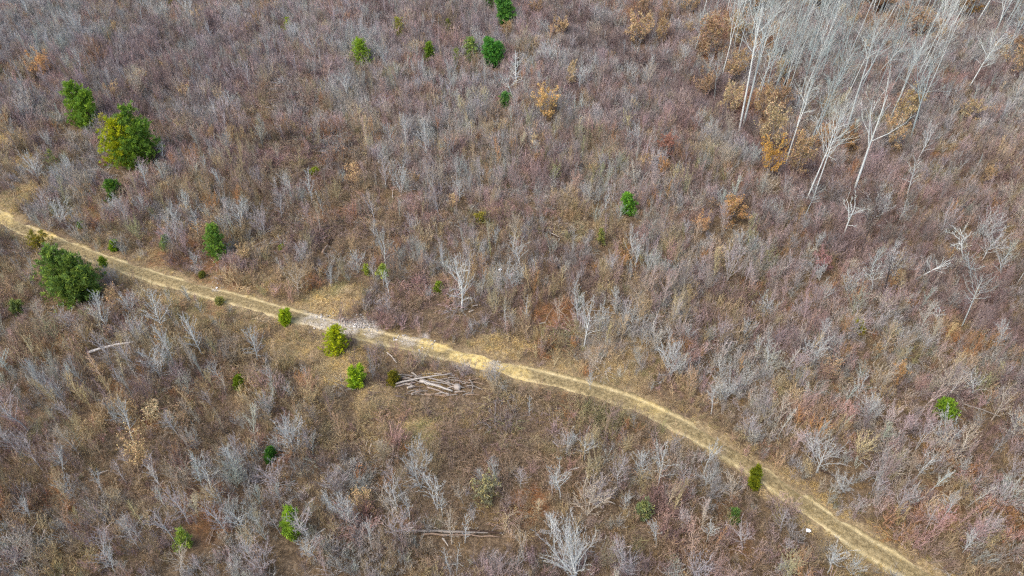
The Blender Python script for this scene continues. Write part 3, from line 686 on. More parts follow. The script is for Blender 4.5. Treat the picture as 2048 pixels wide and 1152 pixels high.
# ------------------------------------------------------------------ bare saplings
sp = []   # prototypes: (meshes, H, W)
for s, kw in enumerate([
  dict(H=6, W=2.2, cb=.18, n1=26, n2=7, n3=6, r0=0.072, rise=(42, 66)),
  dict(H=6, W=2.0, cb=.35, n1=24, n2=7, n3=6, r0=0.072, rise=(44, 68), fork=1),
  dict(H=6, W=3.0, cb=.2, n1=28, n2=8, n3=6, r0=0.078, rise=(38, 62)),
  dict(H=6, W=3.4, cb=.3, n1=28, n2=8, n3=6, r0=0.083, rise=(38, 62), fork=1),
  dict(H=4.5, W=3.4, cb=.12, n1=30, n2=8, n3=6, r0=0.061, rise=(36, 62), stems=3),
  dict(H=4.0, W=3.8, cb=.1, n1=34, n2=8, n3=6, r0=0.061, rise=(32, 60), stems=5),
  dict(H=4.5, W=4.2, cb=.22, n1=26, n2=8, n3=5, r0=0.083, rise=(20, 55), fork=1, round_top=.2),
  dict(H=3.0, W=3.6, cb=.06, n1=34, n2=8, n3=5, r0=0.056, rise=(28, 60), stems=6),
  dict(H=5.5, W=1.5, cb=.15, n1=18, n2=5, n3=4, r0=0.050, rise=(40, 65), wig=.012),
  dict(H=6, W=2.6, cb=.25, n1=22, n2=6, n3=5, r0=0.061, rise=(35, 60), stems=2)]):
    H, W = kw.pop('H'), kw.pop('W'); g = gen_bare(900 + s, H, W, twig=.026, limb=.014, **kw)
    sp.append(((g[0].mesh('trunk', M_BARK), g[1].mesh('crown', M_TWIG)), H, W, g))
g = gen_bare(950, 5.2, 5.6, cb=.10, n1=40, n2=10, n3=6, r0=.17, rise=(32, 60), twig=.028, stems=5, round_top=.5, wig=.004, limb=.016)
white_fan = (g[0].mesh('trunk', M_BARK), g[1].mesh('crown', M_TWIG))
# base u,v, tip u,v, width (photograph pixels); b = bushy, p = prominent and palest
S = '''133 809 100 768 24;360 877 328 822 30;384 838 362 799 24;86 942 34 874 44;165 915 112 855 48;212 993 180 945 26;315 960 290 912 42;255 968 222 925 30
354 1090 312 1018 44;448 1022 420 975 34;503 1070 476 1028 48;595 909 572 850 64 p;561 900 544 880 34;615 900 612 870 46;670 985 668 948 52;697 1043 675 1003 50 p
547 1010 546 975 44;68 1050 38 1014 34;20 1072 3 1050 36;215 1130 192 1058 62;362 1150 348 1115 50;500 926 478 888 20;424 945 413 905 26;588 802 573 766 24
455 792 436 760 26;537 830 530 800 48;18 898 0 868 36;256 930 240 905 26;506 1114 492 1080 40;130 950 108 910 40;151 995 120 965 40;404 708 366 632 40 p
352 736 316 662 34;345 615 332 580 20;407 632 393 600 18;120 450 116 410 48 p;353 470 340 425 42;322 756 310 700 62 p;265 630 256 590 40 p;274 685 268 640 46
612 530 605 492 38;597 592 592 550 50;663 575 655 542 24;92 665 70 606 44;184 700 150 648 30;565 440 555 388 26;495 440 488 398 30;290 435 278 398 32;226 432 222 408 48
553 775 530 735 34;441 760 424 735 30;924 618 921 530 66 p;1011 657 1008 600 16 p;1052 648 1053 592 20 p;1118 642 1118 596 28;1296 688 1316 616 32;1205 664 1206 618 42
1342 754 1342 700 64 p;1155 643 1155 572 32;1041 544 1040 485 42 p;779 598 772 545 20 p;748 562 742 520 26;991 496 991 458 22;1265 520 1269 470 42;822 480 816 424 30
884 515 880 478 22;750 478 745 445 20;1068 555 1068 515 20;1001 567 999 528 16;965 547 965 497 18;919 407 919 362 26;996 418 988 380 26;1172 405 1172 378 32
1100 142 1094 88 40 p;855 320 842 245 30 p;790 300 780 254 32;812 302 810 232 24;700 212 688 148 42;803 392 800 338 42 p;882 380 872 328 46;772 374 769 315 30
1055 260 1053 226 38;1277 296 1270 254 32 p;1328 338 1326 308 28;1167 178 1165 146 46;1090 80 1088 50 34;972 60 970 34 24;1190 88 1192 58 42;1130 324 1126 298 30
1172 398 1172 376 34;988 382 987 352 30;890 252 888 218 28;386 45 372 6 36 p;276 200 270 142 48;697 206 682 160 34;80 366 62 322 46 p;50 244 38 212 30 p
636 132 622 78 32;414 362 402 312 24;400 300 390 262 24;250 110 244 60 30;1639 562 1638 532 40 p;2022 412 2018 376 46;1540 645 1535 612 52;1780 636 1776 602 52
1738 842 1738 802 54 p;1895 896 1894 842 64 p;1946 792 1946 758 52 p;1628 918 1622 880 60;1686 985 1684 955 46;1465 1004 1460 960 48;1485 1098 1482 1052 50;1410 982 1412 940 40
1422 828 1432 774 26;1452 802 1452 768 60;793 1022 780 963 48 p;875 1020 857 948 50 p;820 1040 816 996 26 p;885 1034 882 990 26;1121 998 1124 942 60;1104 996 1104 960 20
1234 978 1240 922 50;1278 965 1290 908 52;1169 920 1173 874 46;1058 832 1060 796 16;1139 920 1140 890 20;1040 977 1043 938 32;989 972 988 924 34;961 970 959 938 26
904 1088 894 1028 40;930 1086 932 1036 28;745 1102 731 1052 30;762 1104 755 1062 18;704 1058 690 1012 42 p;1100 1078 1106 1040 46 p;1049 1122 1034 1062 36;913 1150 916 1088 22
902 1150 884 1098 28;1240 1148 1246 1088 56;1312 1096 1314 1048 30;1250 1026 1252 992 30;1370 982 1370 930 42;1268 858 1268 830 18;1478 790 1476 760 30;1500 880 1498 840 44
1560 1066 1566 1020 30;1570 1110 1580 1080 30;1885 1040 1896 1000 44;1850 1060 1872 1030 40;1925 1105 1950 1070 34;1820 1010 1830 980 40;1700 1150 1716 1125 40;2020 960 2040 925 40
1760 440 1775 395 40;1850 560 1862 520 36;2000 560 2010 510 40;1990 700 2012 650 36;1330 500 1330 460 34;1400 560 1404 520 36;1220 560 1220 520 30;1330 560 1336 528 32
1500 520 1506 486 36;1600 640 1606 606 34;1700 560 1710 520 34;1380 700 1384 660 30;1440 760 1446 724 36;1230 620 1234 580 26;1180 780 1182 742 20;640 470 634 430 26
520 380 512 340 30;460 440 452 400 32;560 330 550 290 24;330 330 318 286 26;470 230 460 190 28;540 110 532 70 30;760 180 752 140 30;820 60 814 20 34'''
SAP = []
for it in S.replace('\n', ';').split(';'):
    f = it.split(); SAP.append((*[float(q) for q in f[:5]], len(f) > 5))
# more of the same kind between them
rng = np.random.default_rng(77)
def allowed(u, v, b):
    if track_dist([b[0]], [b[1]])[0] < 3.4: return False
    if any(math.hypot(b[0] - x, b[1] - y) < r + .5 for x, y, r in CLEAR): return False
    return True
tries = 0
while len(SAP) < 298 and tries < 5000:
    tries += 1
    u, v = rng.uniform(-20, 2068), 1180 * rng.uniform(0, 1) ** .8
    b = at(u, v)
    if not allowed(u, v, b): continue
    zz = float(zone(Z_GRASS, [b[0]], [b[1]])[0]); zb_ = float(zone(Z_BRAMBLE, [b[0]], [b[1]])[0])
    if rng.random() < zz * 1.1 or rng.random() < zb_ * .55: continue
    if min(math.hypot(u - q[0], v - q[1]) for q in SAP) < 24: continue
    h = rng.uniform(2.8, 5.2); top = project(np.array([b[0] + rng.normal(0, .15), b[1], b[2] + h]))
    SAP.append((u, v, top[0], top[1], rng.uniform(1.5, 3.4) * px_per_m(b), False))
SAPOBJ = []
for i, (bu, bv, tu, tv, wpx, prom) in enumerate(SAP):
    b, h, dx = fit(bu, bv, tu, tv); Wm = wpx / px_per_m(b); L = math.hypot(h, dx); ang = math.atan2(dx, h)
    ar = Wm / L
    best = sorted(range(len(sp)), key=lambda k: abs(math.log((sp[k][2] / sp[k][1]) / ar)) + rng.uniform(0, .25))[0]
    P, H0, W0, _ = sp[best]
    kk = rng.uniform(.9, 1.08)
    if prom: wc = np.array((.64, .65, .60)) * kk; tcx = np.array((.45, .45, .42)) * kk; tone = 'pale'
    else:
        r = rng.random()
        if r < .45: wc, tcx, tone = np.array((.54, .55, .51)), np.array((.40, .405, .375)), 'grey'
        elif r < .8: wc, tcx, tone = np.array((.50, .48, .45)), np.array((.38, .32, .305)), 'mauve'
        else: wc, tcx, tone = np.array((.52, .46, .37)), np.array((.42, .35, .26)), 'tan'
        wc = wc * kk; tcx = tcx * kk
    o = plant('bare_sapling', P, b, (Wm / W0, Wm / W0, L / H0), rng.uniform(0, 6.28), ang, tuple(wc), tuple(tcx), None, 'sapling', 'bare saplings standing in the brush')
    SAPOBJ.append((o, bu, bv, L, Wm, tone))
b, h, dx = fit(1152, 1160, 1120, 1080)
plant('white_fan_tree', white_fan, b, (92 / px_per_m(b) / 5.6,) * 2 + (h / 5.2,), 1.2, math.atan2(dx, h) * .7, (.64, .65, .61), (.52, .53, .50), 'bright white fan shaped tree leaning left at the bottom edge', 'bare tree')
CLEAR.append((b[0], b[1] - 1, 1.2))

# ------------------------------------------------------------------ fallen logs, slash pile, boulder, litter
def log_mesh(seed, L, r, stubs=2, bend=.05, taper=.45, end=(1.25, 1.15, 1.0)):
    rng = np.random.default_rng(seed); g = Geo(); n = 9; t = np.linspace(0, 1, n)
    P = np.stack([(t - .5) * L, bend * L * np.sin(t * math.pi * rng.uniform(.8, 1.6)) + rng.normal(0, .006 * L, n), rng.normal(0, .1 * r, n)], 1)
    R = r * (1 - taper * t) * (1 + rng.normal(0, .06, n))
    g.tube(P, R, 8, (1, 1, 1), cap=True)
    for k in (0, -1):       # pale cut face, a little proud of the bark
        d = np.array([-.004 if k == 0 else .004, 0, 0]); c = np.concatenate(g.v)[:8] if k == 0 else np.concatenate(g.v)[8 * (n - 1):8 * n]
        cc = P[k] + (c - P[k]) * .9 + d
        g.add(cc, [list(range(8))], end)
    for s in range(stubs):
        f = rng.uniform(.2, .9); i = int(f * (n - 1)); a = rng.uniform(0, math.pi)
        d = unit(np.array([.7, math.cos(a), abs(math.sin(a)) * .7])); l = L * rng.uniform(.1, .25)
        g.tube(np.array([P[i], P[i] + d * l * .5, P[i] + unit(d + rng.normal(0, .2, 3)) * l]), [R[i] * .45, R[i] * .35, R[i] * .12], 5, (.95, .95, .95))
    return g.mesh('fallen_log', M_BARK)
def log(u0, v0, u1, v1, r, colr, label, seed, lift=0, stubs=2, bend=.04, tilt=0, group='fallen logs and dead branches', name='fallen_log', cat='log', taper=.45):
    if v0 > 1060 and abs(v1 - v0) < 6: bend = .006
    a, b = at(u0, v0), at(u1, v1); L = np.linalg.norm(b - a); r *= .6; lift *= .5; colr = tuple(np.array(colr) * (.62, .595, .56))
    o = obj(name, log_mesh(seed, L, r, stubs, bend, taper), None, colr); c = (a + b) / 2
    yaw = math.atan2(b[1] - a[1], b[0] - a[0]); pitch = -math.atan2(b[2] - a[2], math.hypot(b[0] - a[0], b[1] - a[1])) + tilt
    zc = max(float(terrain(c[0], c[1])), (a[2] + b[2]) / 2)
    o.location = (c[0], c[1], zc + r * .7 + lift); o.rotation_euler = (0, pitch, yaw)
    CLEAR.append((c[0], c[1] - .6, min(1.4, L * .3) + .3))
    for q in (.1, .3, .7, .9): CLEAR.append((a[0] + (b[0] - a[0]) * q, a[1] + (b[1] - a[1]) * q - .6, .85))
    return tag(o, label, cat, group)
WL, GL, BL, TL = (.66, .60, .53), (.42, .38, .34), (.09, .06, .045), (.46, .34, .25)
LOGS = [(179, 713, 271, 689, .26, (1.0, .95, .88), 'long pale fallen log lying alone below the left track'), (646, 512, 656, 494, .3, TL, 'pale split end of a broken log in the upper bramble'),
 (658, 492, 664, 478, .28, BL, 'charred dark stub beside the pale split log'), (1084, 464, 1122, 484, .2, BL, 'dark rotting log in the central brush'),
 (1100, 470, 1118, 477, .13, WL, 'short pale broken piece on the dark rotting log'), (755, 609, 771, 600, .26, GL, 'short weathered grey slab above the gravel patch'),
 (1136, 120, 1160, 108, .16, WL, 'pale thin fallen trunk in the upper middle brush, left half'), (1160, 108, 1196, 90, .1, GL, 'grey far end of a fallen trunk beside a bushy tree'),
 (1334, 105, 1354, 118, .28, (1.15, 1.15, 1.12), 'white birch log lying under the orange beeches'), (496, 504, 548, 478, .09, GL, 'thin tan pole lying above the track, longer one'),
 (492, 499, 520, 478, .08, GL, 'thin tan pole lying above the track, shorter one'), (774, 709, 795, 729, .13, WL, 'pale forked dead branch above the log pile'),
 (812, 914, 827, 905, .15, TL, 'short buff log below the golden grass patch'), (1924, 812, 1998, 838, .12, GL, 'long thin grey fallen trunk at the right'),
 (1176, 625, 1240, 631, .09, GL, 'thin grey pole lying across brush right of centre'), (1090, 652, 1106, 618, .1, TL, 'curved buff branch between the thin white trunks'),
 (830, 1066, 1004, 1069, .2, GL, 'longest grey fallen trunk across the bottom middle'), (846, 1072, 1000, 1076, .16, TL, 'brown trunk alongside the longest grey trunk'),
 (940, 1066, 1008, 1070, .22, BL, 'dark charred trunk end at the right of the long trunks'), (420, 1092, 431, 1060, .1, TL, 'brown bare pole near the bottom left, right of two'),
 (414, 1088, 426, 1062, .08, TL, 'brown bare pole near the bottom left, left of two'), (764, 1052, 786, 1024, .1, TL, 'reddish branch leaning below the pale fan sapling'),
 (885, 1080, 897, 1096, .12, WL, 'short white branch below the long fallen trunks'), (200, 951, 220, 944, .1, WL, 'small white branch in the lower left brush'),
 (250, 917, 262, 908, .12, TL, 'small buff stick in the lower left brush'), (1188, 1010, 1140, 1020, .09, TL, 'thin brown branch left of the rusty bottom patch'),
 (1216, 1006, 1230, 1012, .1, WL, 'short pale stick right of the rusty bottom patch'), (1078, 760 - 108, 1092, 648, .12, WL, 'short pale stick above the track near the thin white trunk'),
 (945, 616, 956, 614, .13, WL, 'small pale log beside the wide grey fan tree'), (938, 628, 947, 624, .13, WL, 'small buff log below the wide grey fan tree'),
 (720, 476, 738, 484, .09, TL, 'small buff branch in the upper bramble'), (1010, 512, 1030, 508, .14, TL, 'reddish broken wood beside the white plastic jug'),
 (1120, 626, 1142, 652, .1, TL, 'arched buff branch among the thin pale trunks'), (786, 400, 788, 380, .1, WL, 'pale leaning broken branch in the upper bramble'),
 (1672, 930, 1702, 938, .08, GL, 'thin grey stick right of the trackside pine'), (1640, 944, 1668, 958, .12, BL, 'dark fallen branch right of the trackside pine'),
 (1140, 1075, 1170, 1062, .13, BL, 'dark fallen branch left above the white fan tree'), (108, 276, 142, 270, .07, WL, 'thin pale stick left of the broad green and gold pine')]
for i, (a, b, c, d, r, cl, lab) in enumerate(LOGS):
    log(a, b, c, d, r, cl, lab, 2000 + i, lift=.9 if i == 0 else .5, stubs=(1 + i % 3))
PILE = [(792, 772, 905, 752, .17, WL, 'long straight pale log crossing the top of the pile', .75), (796, 752, 850, 758, .14, GL, 'grey log along the upper left edge of the pile', .3),
 (840, 766, 905, 786, .28, (.66, .62, .56), 'thickest whitish log in the middle of the pile', .35), (848, 758, 930, 778, .16, GL, 'long grey log sloping down right through the pile', .5),
 (790, 775, 832, 766, .15, (.60, .50, .46), 'pinkish log at the lower left of the pile', .15), (806, 762, 826, 756, .13, TL, 'short buff log at the upper left of the pile', .5),
 (824, 747, 834, 753, .17, WL, 'short chunky pale log above the pile', .1), (834, 782, 842, 786, .22, TL, 'short buff chunk below the pile, left of three', .05),
 (851, 790, 864, 793, .25, TL, 'rounded buff log below the pile, middle of three', .05), (870, 791, 893, 794, .22, TL, 'brown buff log below the pile, right of three', .05),
 (893, 793, 915, 790, .13, GL, 'thin grey log at the lower right of the pile', .1), (815, 778, 826, 775, .2, WL, 'short bright white cut log at the lower left of the pile', .25),
 (862, 768, 902, 774, .12, GL, 'thin grey pole in the right half of the pile', .7), (830, 760, 862, 768, .13, GL, 'grey pole at the heart of the pile', .6),
 (800, 756, 850, 770, .11, GL, 'thin grey pole slanting across the left of the pile', .55), (855, 776, 900, 792, .15, (.5, .42, .36), 'brown grey log sloping off the pile front', .2),
 (848, 750, 880, 747, .09, GL, 'thin twiggy pole along the back of the pile', .15), (872, 762, 900, 760, .11, TL, 'short tan pole on the right back of the pile', .3),
 (822, 766, 858, 756, .12, WL, 'pale pole crossing beneath the long straight log', .4), (885, 780, 925, 776, .12, GL, 'grey pole behind the round boulder', .1)]
for i, (a, b, c, d, r, cl, lab, lf) in enumerate(PILE):
    log(a, b, c, d, r, cl, lab, 2100 + i, lift=lf, stubs=i % 3, bend=.02, group='cut logs heaped in the slash pile', name='cut_log')
rng = np.random.default_rng(91)
for i in range(48):
    a, b = rng.uniform(778, 936), rng.uniform(748, 796); th = rng.choice([-.25, .3, .05]) + rng.normal(0, .25); l = rng.uniform(12, 40)
    log(a, b, a + l * math.cos(th), b + l * math.sin(th) * .6, .10, [GL, WL, TL, (.25, .2, .17)][i % 4], ('thin %s branch in the slash pile' % ['grey', 'pale', 'tan', 'dark brown'][i % 4]), 2200 + i, lift=rng.uniform(0, .6), stubs=5, bend=.07, group='thin branches in the slash pile', name='dead_branch', cat='branch')
log(938, 764, 948, 790, .12, GL, 'upturned grey root branch right of the boulder', 2150, lift=.3, stubs=5, bend=.1, tilt=.3)
for i in range(6):
    p = at(800 + 24 * i, 772 + 6 * (i % 3)); CLEAR.append((p[0], p[1] - .4, 1.5))
def boulder(u, v, r, colr, label, name='boulder', cat='rock', seed=1, flatz=.8):
    import bmesh
    bm = bmesh.new(); bmesh.ops.create_icosphere(bm, subdivisions=3, radius=r); rg = np.random.default_rng(seed)
    ph = rg.uniform(0, 6, 6)
    for vt in bm.verts:
        c = vt.co / r; k = 1 + .1 * math.sin(3 * c.x + ph[0]) * math.cos(2.5 * c.y + ph[1]) + .05 * math.sin(7 * c.z + ph[2] + 4 * c.x) + .03 * math.sin(13 * c.y + ph[3])
        vt.co *= k; vt.co.z *= flatz
    me = bpy.data.meshes.new(name); bm.to_mesh(me); bm.free()
    a = me.attributes.new('vc', 'FLOAT_COLOR', 'POINT'); a.data.foreach_set('color', [1.0] * 4 * len(me.vertices)); me.materials.append(M_BARK)
    me.polygons.foreach_set('use_smooth', [True] * len(me.polygons))
    o = obj(name, me, None, colr); p = at(u, v); o.location = (p[0], p[1], p[2] + r * flatz * .75); CLEAR.append((p[0], p[1] - .6, r + .3)); return tag(o, label, cat)
boulder(915, 777, .40, (.36, .31, .26), 'round pale boulder at the right end of the log pile')
boulder(897, 768, .22, (.5, .42, .33), 'small buff stone left of the round pale boulder', seed=4)
boulder(434, 576, .14, (.85, .84, .8), 'small white stone lying in the upper rut', seed=6, flatz=.5)
boulder(1025, 552, .3, (.52, .40, .36), 'reddish stone near the white plastic jug', seed=8)
def jug(u, v, s, label):
    g = Geo(); n = 10
    z = np.array([0, .02, .05, .3, .42, .47, .5, .52]) * s; r = np.array([.1, .17, .19, .19, .14, .06, .06, .001]) * s
    P = np.stack([z * 0, z * 0, z], 1); g.tube(P, r, 12, (1, 1, 1), cap=True)
    hd = np.array([[.15, 0, .38], [.27, 0, .36], [.28, 0, .2], [.18, 0, .14]]) * s; g.tube(hd, [.03 * s] * 4, 6, (1, 1, 1))
    me = g.mesh('plastic_jug', M_TWIG); o = obj('plastic_jug', me, None, (.85, .86, .88)); p = at(u, v)
    o.location = (p[0], p[1], p[2] + .2 * s); o.rotation_euler = (1.25, .3, 1.0); CLEAR.append((p[0], p[1] - .6, .7)); return tag(o, label, 'jug', 'discarded plastic')
jug(998, 541, .8, 'white plastic jug lying in the central brush')
jug(1611, 1062, .8, 'white plastic jug in the brush below the lower right track')

# ------------------------------------------------------------------ the thicket: shrubs, young trees, grass (uncountable)
def stuff(name, label, cat, protos, P, rot, scl, tint, idx):
    pm = bpy.data.meshes.new(name); pm.vertices.add(len(P)); pm.vertices.foreach_set('co', P.astype(np.float32).ravel())
    for nm, ty, key, arr in (('rot', 'FLOAT_VECTOR', 'vector', rot), ('scl', 'FLOAT_VECTOR', 'vector', scl), ('tint', 'FLOAT_COLOR', 'color', np.concatenate([tint, np.ones((len(P), 1))], 1)), ('idx', 'INT', 'value', idx)):
        a = pm.attributes.new(nm, ty, 'POINT'); a.data.foreach_set(key, np.ascontiguousarray(arr, dtype=np.int32 if ty == 'INT' else np.float32).ravel())
    o = obj(name, pm); g = bpy.data.node_groups.new(name, 'GeometryNodeTree')
    g.interface.new_socket('Geometry', in_out='INPUT', socket_type='NodeSocketGeometry'); g.interface.new_socket('Geometry', in_out='OUTPUT', socket_type='NodeSocketGeometry')
    gi, go, jn = g.nodes.new('NodeGroupInput'), g.nodes.new('NodeGroupOutput'), g.nodes.new('GeometryNodeJoinGeometry')
    def named(nm, ty):
        n = g.nodes.new('GeometryNodeInputNamedAttribute'); n.data_type = ty; n.inputs['Name'].default_value = nm; return n.outputs['Attribute']
    ro, so_, ix = named('rot', 'FLOAT_VECTOR'), named('scl', 'FLOAT_VECTOR'), named('idx', 'INT')
    e2r = g.nodes.new('FunctionNodeEulerToRotation'); g.links.new(ro, e2r.inputs[0])
    for k, me in enumerate(protos):
        po = bpy.data.objects.new(name + '_form', me)
        oi = g.nodes.new('GeometryNodeObjectInfo'); oi.inputs['Object'].default_value = po; oi.inputs['As Instance'].default_value = True
        cmp_ = g.nodes.new('FunctionNodeCompare'); cmp_.data_type = 'INT'; cmp_.operation = 'EQUAL'
        ins = [s for s in cmp_.inputs if s.type == 'INT']; g.links.new(ix, ins[0]); ins[1].default_value = k
        ip = g.nodes.new('GeometryNodeInstanceOnPoints'); g.links.new(gi.outputs[0], ip.inputs['Points']); g.links.new(oi.outputs['Geometry'], ip.inputs['Instance'])
        g.links.new(cmp_.outputs[0], ip.inputs['Selection']); g.links.new(e2r.outputs[0], ip.inputs['Rotation']); g.links.new(so_, ip.inputs['Scale'])
        g.links.new(ip.outputs[0], jn.inputs[0])
    g.links.new(jn.outputs[0], go.inputs[0]); md = o.modifiers.new('scatter', 'NODES'); md.node_group = g
    return tag(o, label, cat, None, 'stuff')

def scatter(step, seed, margin=15):
    """jittered grid over the ground the camera sees, and a margin round it"""
    rg = np.random.default_rng(seed)
    x, y = np.meshgrid(np.arange(-150, 150, step), np.arange(22, 205, step)); x = x.ravel() + rg.uniform(-.5, .5, x.size) * step; y = y.ravel() + rg.uniform(-.5, .5, y.size) * step
    a, b = flat(0, 1152), flat(0, 0); hw = np.interp(y, [a[1], b[1]], [-a[0], -b[0]]) + margin
    k = (np.abs(x) < hw) & (y > a[1] - 6) & (y < b[1] + 18)
    return x[k], y[k], rg
def cleared(x, y, extra=0):
    ok = np.ones(len(x), bool)
    for cx, cy, r in CLEAR: ok &= (x - cx) ** 2 + (y - cy) ** 2 > (r + extra) ** 2
    return ok
def smooth_pick(pal, n, x, y, scale, seed, jitter):
    """patchy choice from a palette: neighbours tend to be of one kind"""
    rg = np.random.default_rng(seed); f = np.stack([fnoise(x, y, scale, seed + 31 * k, 2) for k in range(len(pal))], 1) + rg.normal(0, jitter, (len(x), len(pal)))
    return f
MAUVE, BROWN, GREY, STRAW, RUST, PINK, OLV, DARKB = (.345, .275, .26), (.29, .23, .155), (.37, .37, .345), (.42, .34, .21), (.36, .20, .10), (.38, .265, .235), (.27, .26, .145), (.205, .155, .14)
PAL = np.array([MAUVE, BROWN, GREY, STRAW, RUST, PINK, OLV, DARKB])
def tints(x, y, seed, gain=1.0):
    f = smooth_pick(PAL, len(x), x, y, 5.0, seed, .13)
    zg, zb, zo, zr_, zy, zm = zone(Z_GRASS, x, y), zone(Z_BRAMBLE, x, y), zone(Z_OLIVE, x, y), zone(Z_RUST, x, y), zone(Z_GREY, x, y), zone(Z_MAUVE, x, y)
    far = sstep(60, 140, y)
    f[:, 0] += .05 + .22 * zm + .10 * far - .2 * zb; f[:, 1] += .08 + .22 * zb - .1 * far; f[:, 2] += .12 + .08 * far + .2 * zy - .15 * zb; f[:, 3] += .06 + .35 * zg
    f[:, 4] += -.12 + .34 * zr_; f[:, 5] += -.02 + .12 * zm; f[:, 6] += -.14 + .42 * zo; f[:, 7] += .04 + .14 * zb + .12 * zm; f[:, 3] -= .16 * far; f[:, 6] -= .10 * far
    dip_shade = dip(x, y); f[:, 7] += .6 * dip_shade; f[:, 3] -= .25 * dip_shade; f[:, 1] -= .1 * dip_shade; f[:, 6] -= .2 * dip_shade  # shade of the dip put into brush colour: dark tint favoured along it
    rg = np.random.default_rng(seed + 3); i = f.argmax(1); g2 = f.copy(); g2[np.arange(len(x)), i] = -9; j = g2.argmax(1); w = rg.uniform(.6, 1, (len(x), 1))
    c = PAL[i] * w + PAL[j] * (1 - w)
    c = c.mean(1, keepdims=True) + (c - c.mean(1, keepdims=True)) * (1.24 - .22 * far[:, None])
    return c * (1 - .16 * np.maximum(zm, .7 * zb))[:, None] * rg.uniform(.72, 1.28, (len(x), 1)) * (1 + rg.normal(0, .03, (len(x), 3))) * gain, i

# low shrubs
shr = [gen_shrub(1200 + k, H=1.9, W=1.35, stems=12, tw=9, wid=.028).mesh('shrub', M_BRUSH) for k in range(7)] + \
      [gen_shrub(1220 + k, H=1.25, W=2.1, stems=16, tw=8, wid=.034, arch=.75).mesh('shrub', M_BRUSH) for k in range(5)]
x, y, rg = scatter(.66, 31)
td = track_dist(x, y); zg = zone(Z_GRASS, x, y); zb = zone(Z_BRAMBLE, x, y)
dens = (.58 + .42 * sstep(.34, .56, .6 * fnoise(x, y, 2.6, 61, 2) + .4 * fnoise(x, y, 9, 64, 2))) * (1 - .88 * zg) * sstep(1.15, 2.2, td + .9 * (vnoise(x, y, 2.5, 62) - .5))
k = (rg.random(len(x)) < dens) & cleared(x, y); x, y, zb = x[k], y[k], zb[k]; n = len(x)
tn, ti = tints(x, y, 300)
arch = rg.random(n) < .12 + .75 * zb
idx = np.where(arch, rg.integers(7, 12, n), rg.integers(0, 7, n))
s = rg.uniform(.6, 1.3, n) * (.45 + 1.15 * fnoise(x, y, 3.2, 66, 2)) * (.8 + .35 * sstep(60, 130, y))
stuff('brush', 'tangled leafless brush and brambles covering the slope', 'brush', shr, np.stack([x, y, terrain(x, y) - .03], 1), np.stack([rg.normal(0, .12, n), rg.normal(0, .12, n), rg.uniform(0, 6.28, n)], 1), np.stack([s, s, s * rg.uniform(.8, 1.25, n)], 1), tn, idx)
n_brush = n
# young trees past the three hundred built one by one
YTK = [(dict(cb=.2, n1=26, n2=8, n3=7, r0=.05, rise=(45, 68)), 6, 2.4), (dict(cb=.3, n1=26, n2=8, n3=7, r0=.05, rise=(45, 70), fork=1), 6, 2.0),
 (dict(cb=.12, n1=30, n2=8, n3=7, r0=.045, rise=(42, 66), stems=3), 4.6, 2.8), (dict(cb=.08, n1=36, n2=8, n3=6, r0=.04, rise=(38, 64), stems=6), 4.2, 3.0),
 (dict(cb=.2, n1=24, n2=7, n3=7, r0=.045, rise=(50, 70)), 6, 1.6), (dict(cb=.1, n1=30, n2=8, n3=6, r0=.045, rise=(40, 62), stems=4), 5, 3.2)]
yt = []
for k_ in range(6):
    kw_, H_, W_ = YTK[k_]; g0, g1 = gen_bare(1450 + k_, H_, W_, twig=.020, limb=.010, **kw_); g0c = Geo(); g0c.v = g0.v; g0c.f = g0.f; g0c.n = g0.n; g0c.c = [c * np.array([1.2, 1.3, 1.3]) for c in g0.c]
    yt.append(join(g0c, g1).mesh('young_tree', M_BRUSH))
n_plain = len(yt)
for q in range(3):
    g0, g1 = gen_leafy(1400 + q, 4.0, 3.4, n=800, size=.09, cb=.12, n1=22, n2=6, n3=3, r0=.05, stems=2, rise=(20, 55), twig=.022)
    yt.append(join(g0, g1).mesh('leafy_young_tree', M_BRUSH))
x, y, rg = scatter(1.36, 41)
td = track_dist(x, y); zg = zone(Z_GRASS, x, y); zb = zone(Z_BRAMBLE, x, y)
dens = (.30 + .7 * sstep(.35, .62, fnoise(x, y, 9, 71, 3))) * (1 - zg) * (1 - .75 * zb) * sstep(3.6, 5.2, td) * (.8 + .2 * sstep(35, 100, y)) * (1 - .6 * dip(x, y))
k = (rg.random(len(x)) < dens) & cleared(x, y, .9); x, y = x[k], y[k]; n = len(x)
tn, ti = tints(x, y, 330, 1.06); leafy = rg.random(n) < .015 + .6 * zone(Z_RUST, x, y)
lp = np.array([(.48, .33, .16), (.43, .28, .14), (.34, .23, .13), (.50, .38, .21)]); tn[leafy] = lp[rg.integers(0, 4, leafy.sum())] * rg.uniform(.75, 1.1, (leafy.sum(), 1))
hs = rg.uniform(.36, .78, n) * (.8 + .4 * fnoise(x, y, 12, 72, 2)); ws = hs * rg.uniform(.75, 1.25, n)
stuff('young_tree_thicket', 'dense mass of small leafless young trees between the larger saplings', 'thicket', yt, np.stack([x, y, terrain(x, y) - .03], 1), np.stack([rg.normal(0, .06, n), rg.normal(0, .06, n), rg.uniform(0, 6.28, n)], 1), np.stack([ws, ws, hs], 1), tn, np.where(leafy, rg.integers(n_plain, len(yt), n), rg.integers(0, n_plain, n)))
n_yt = n
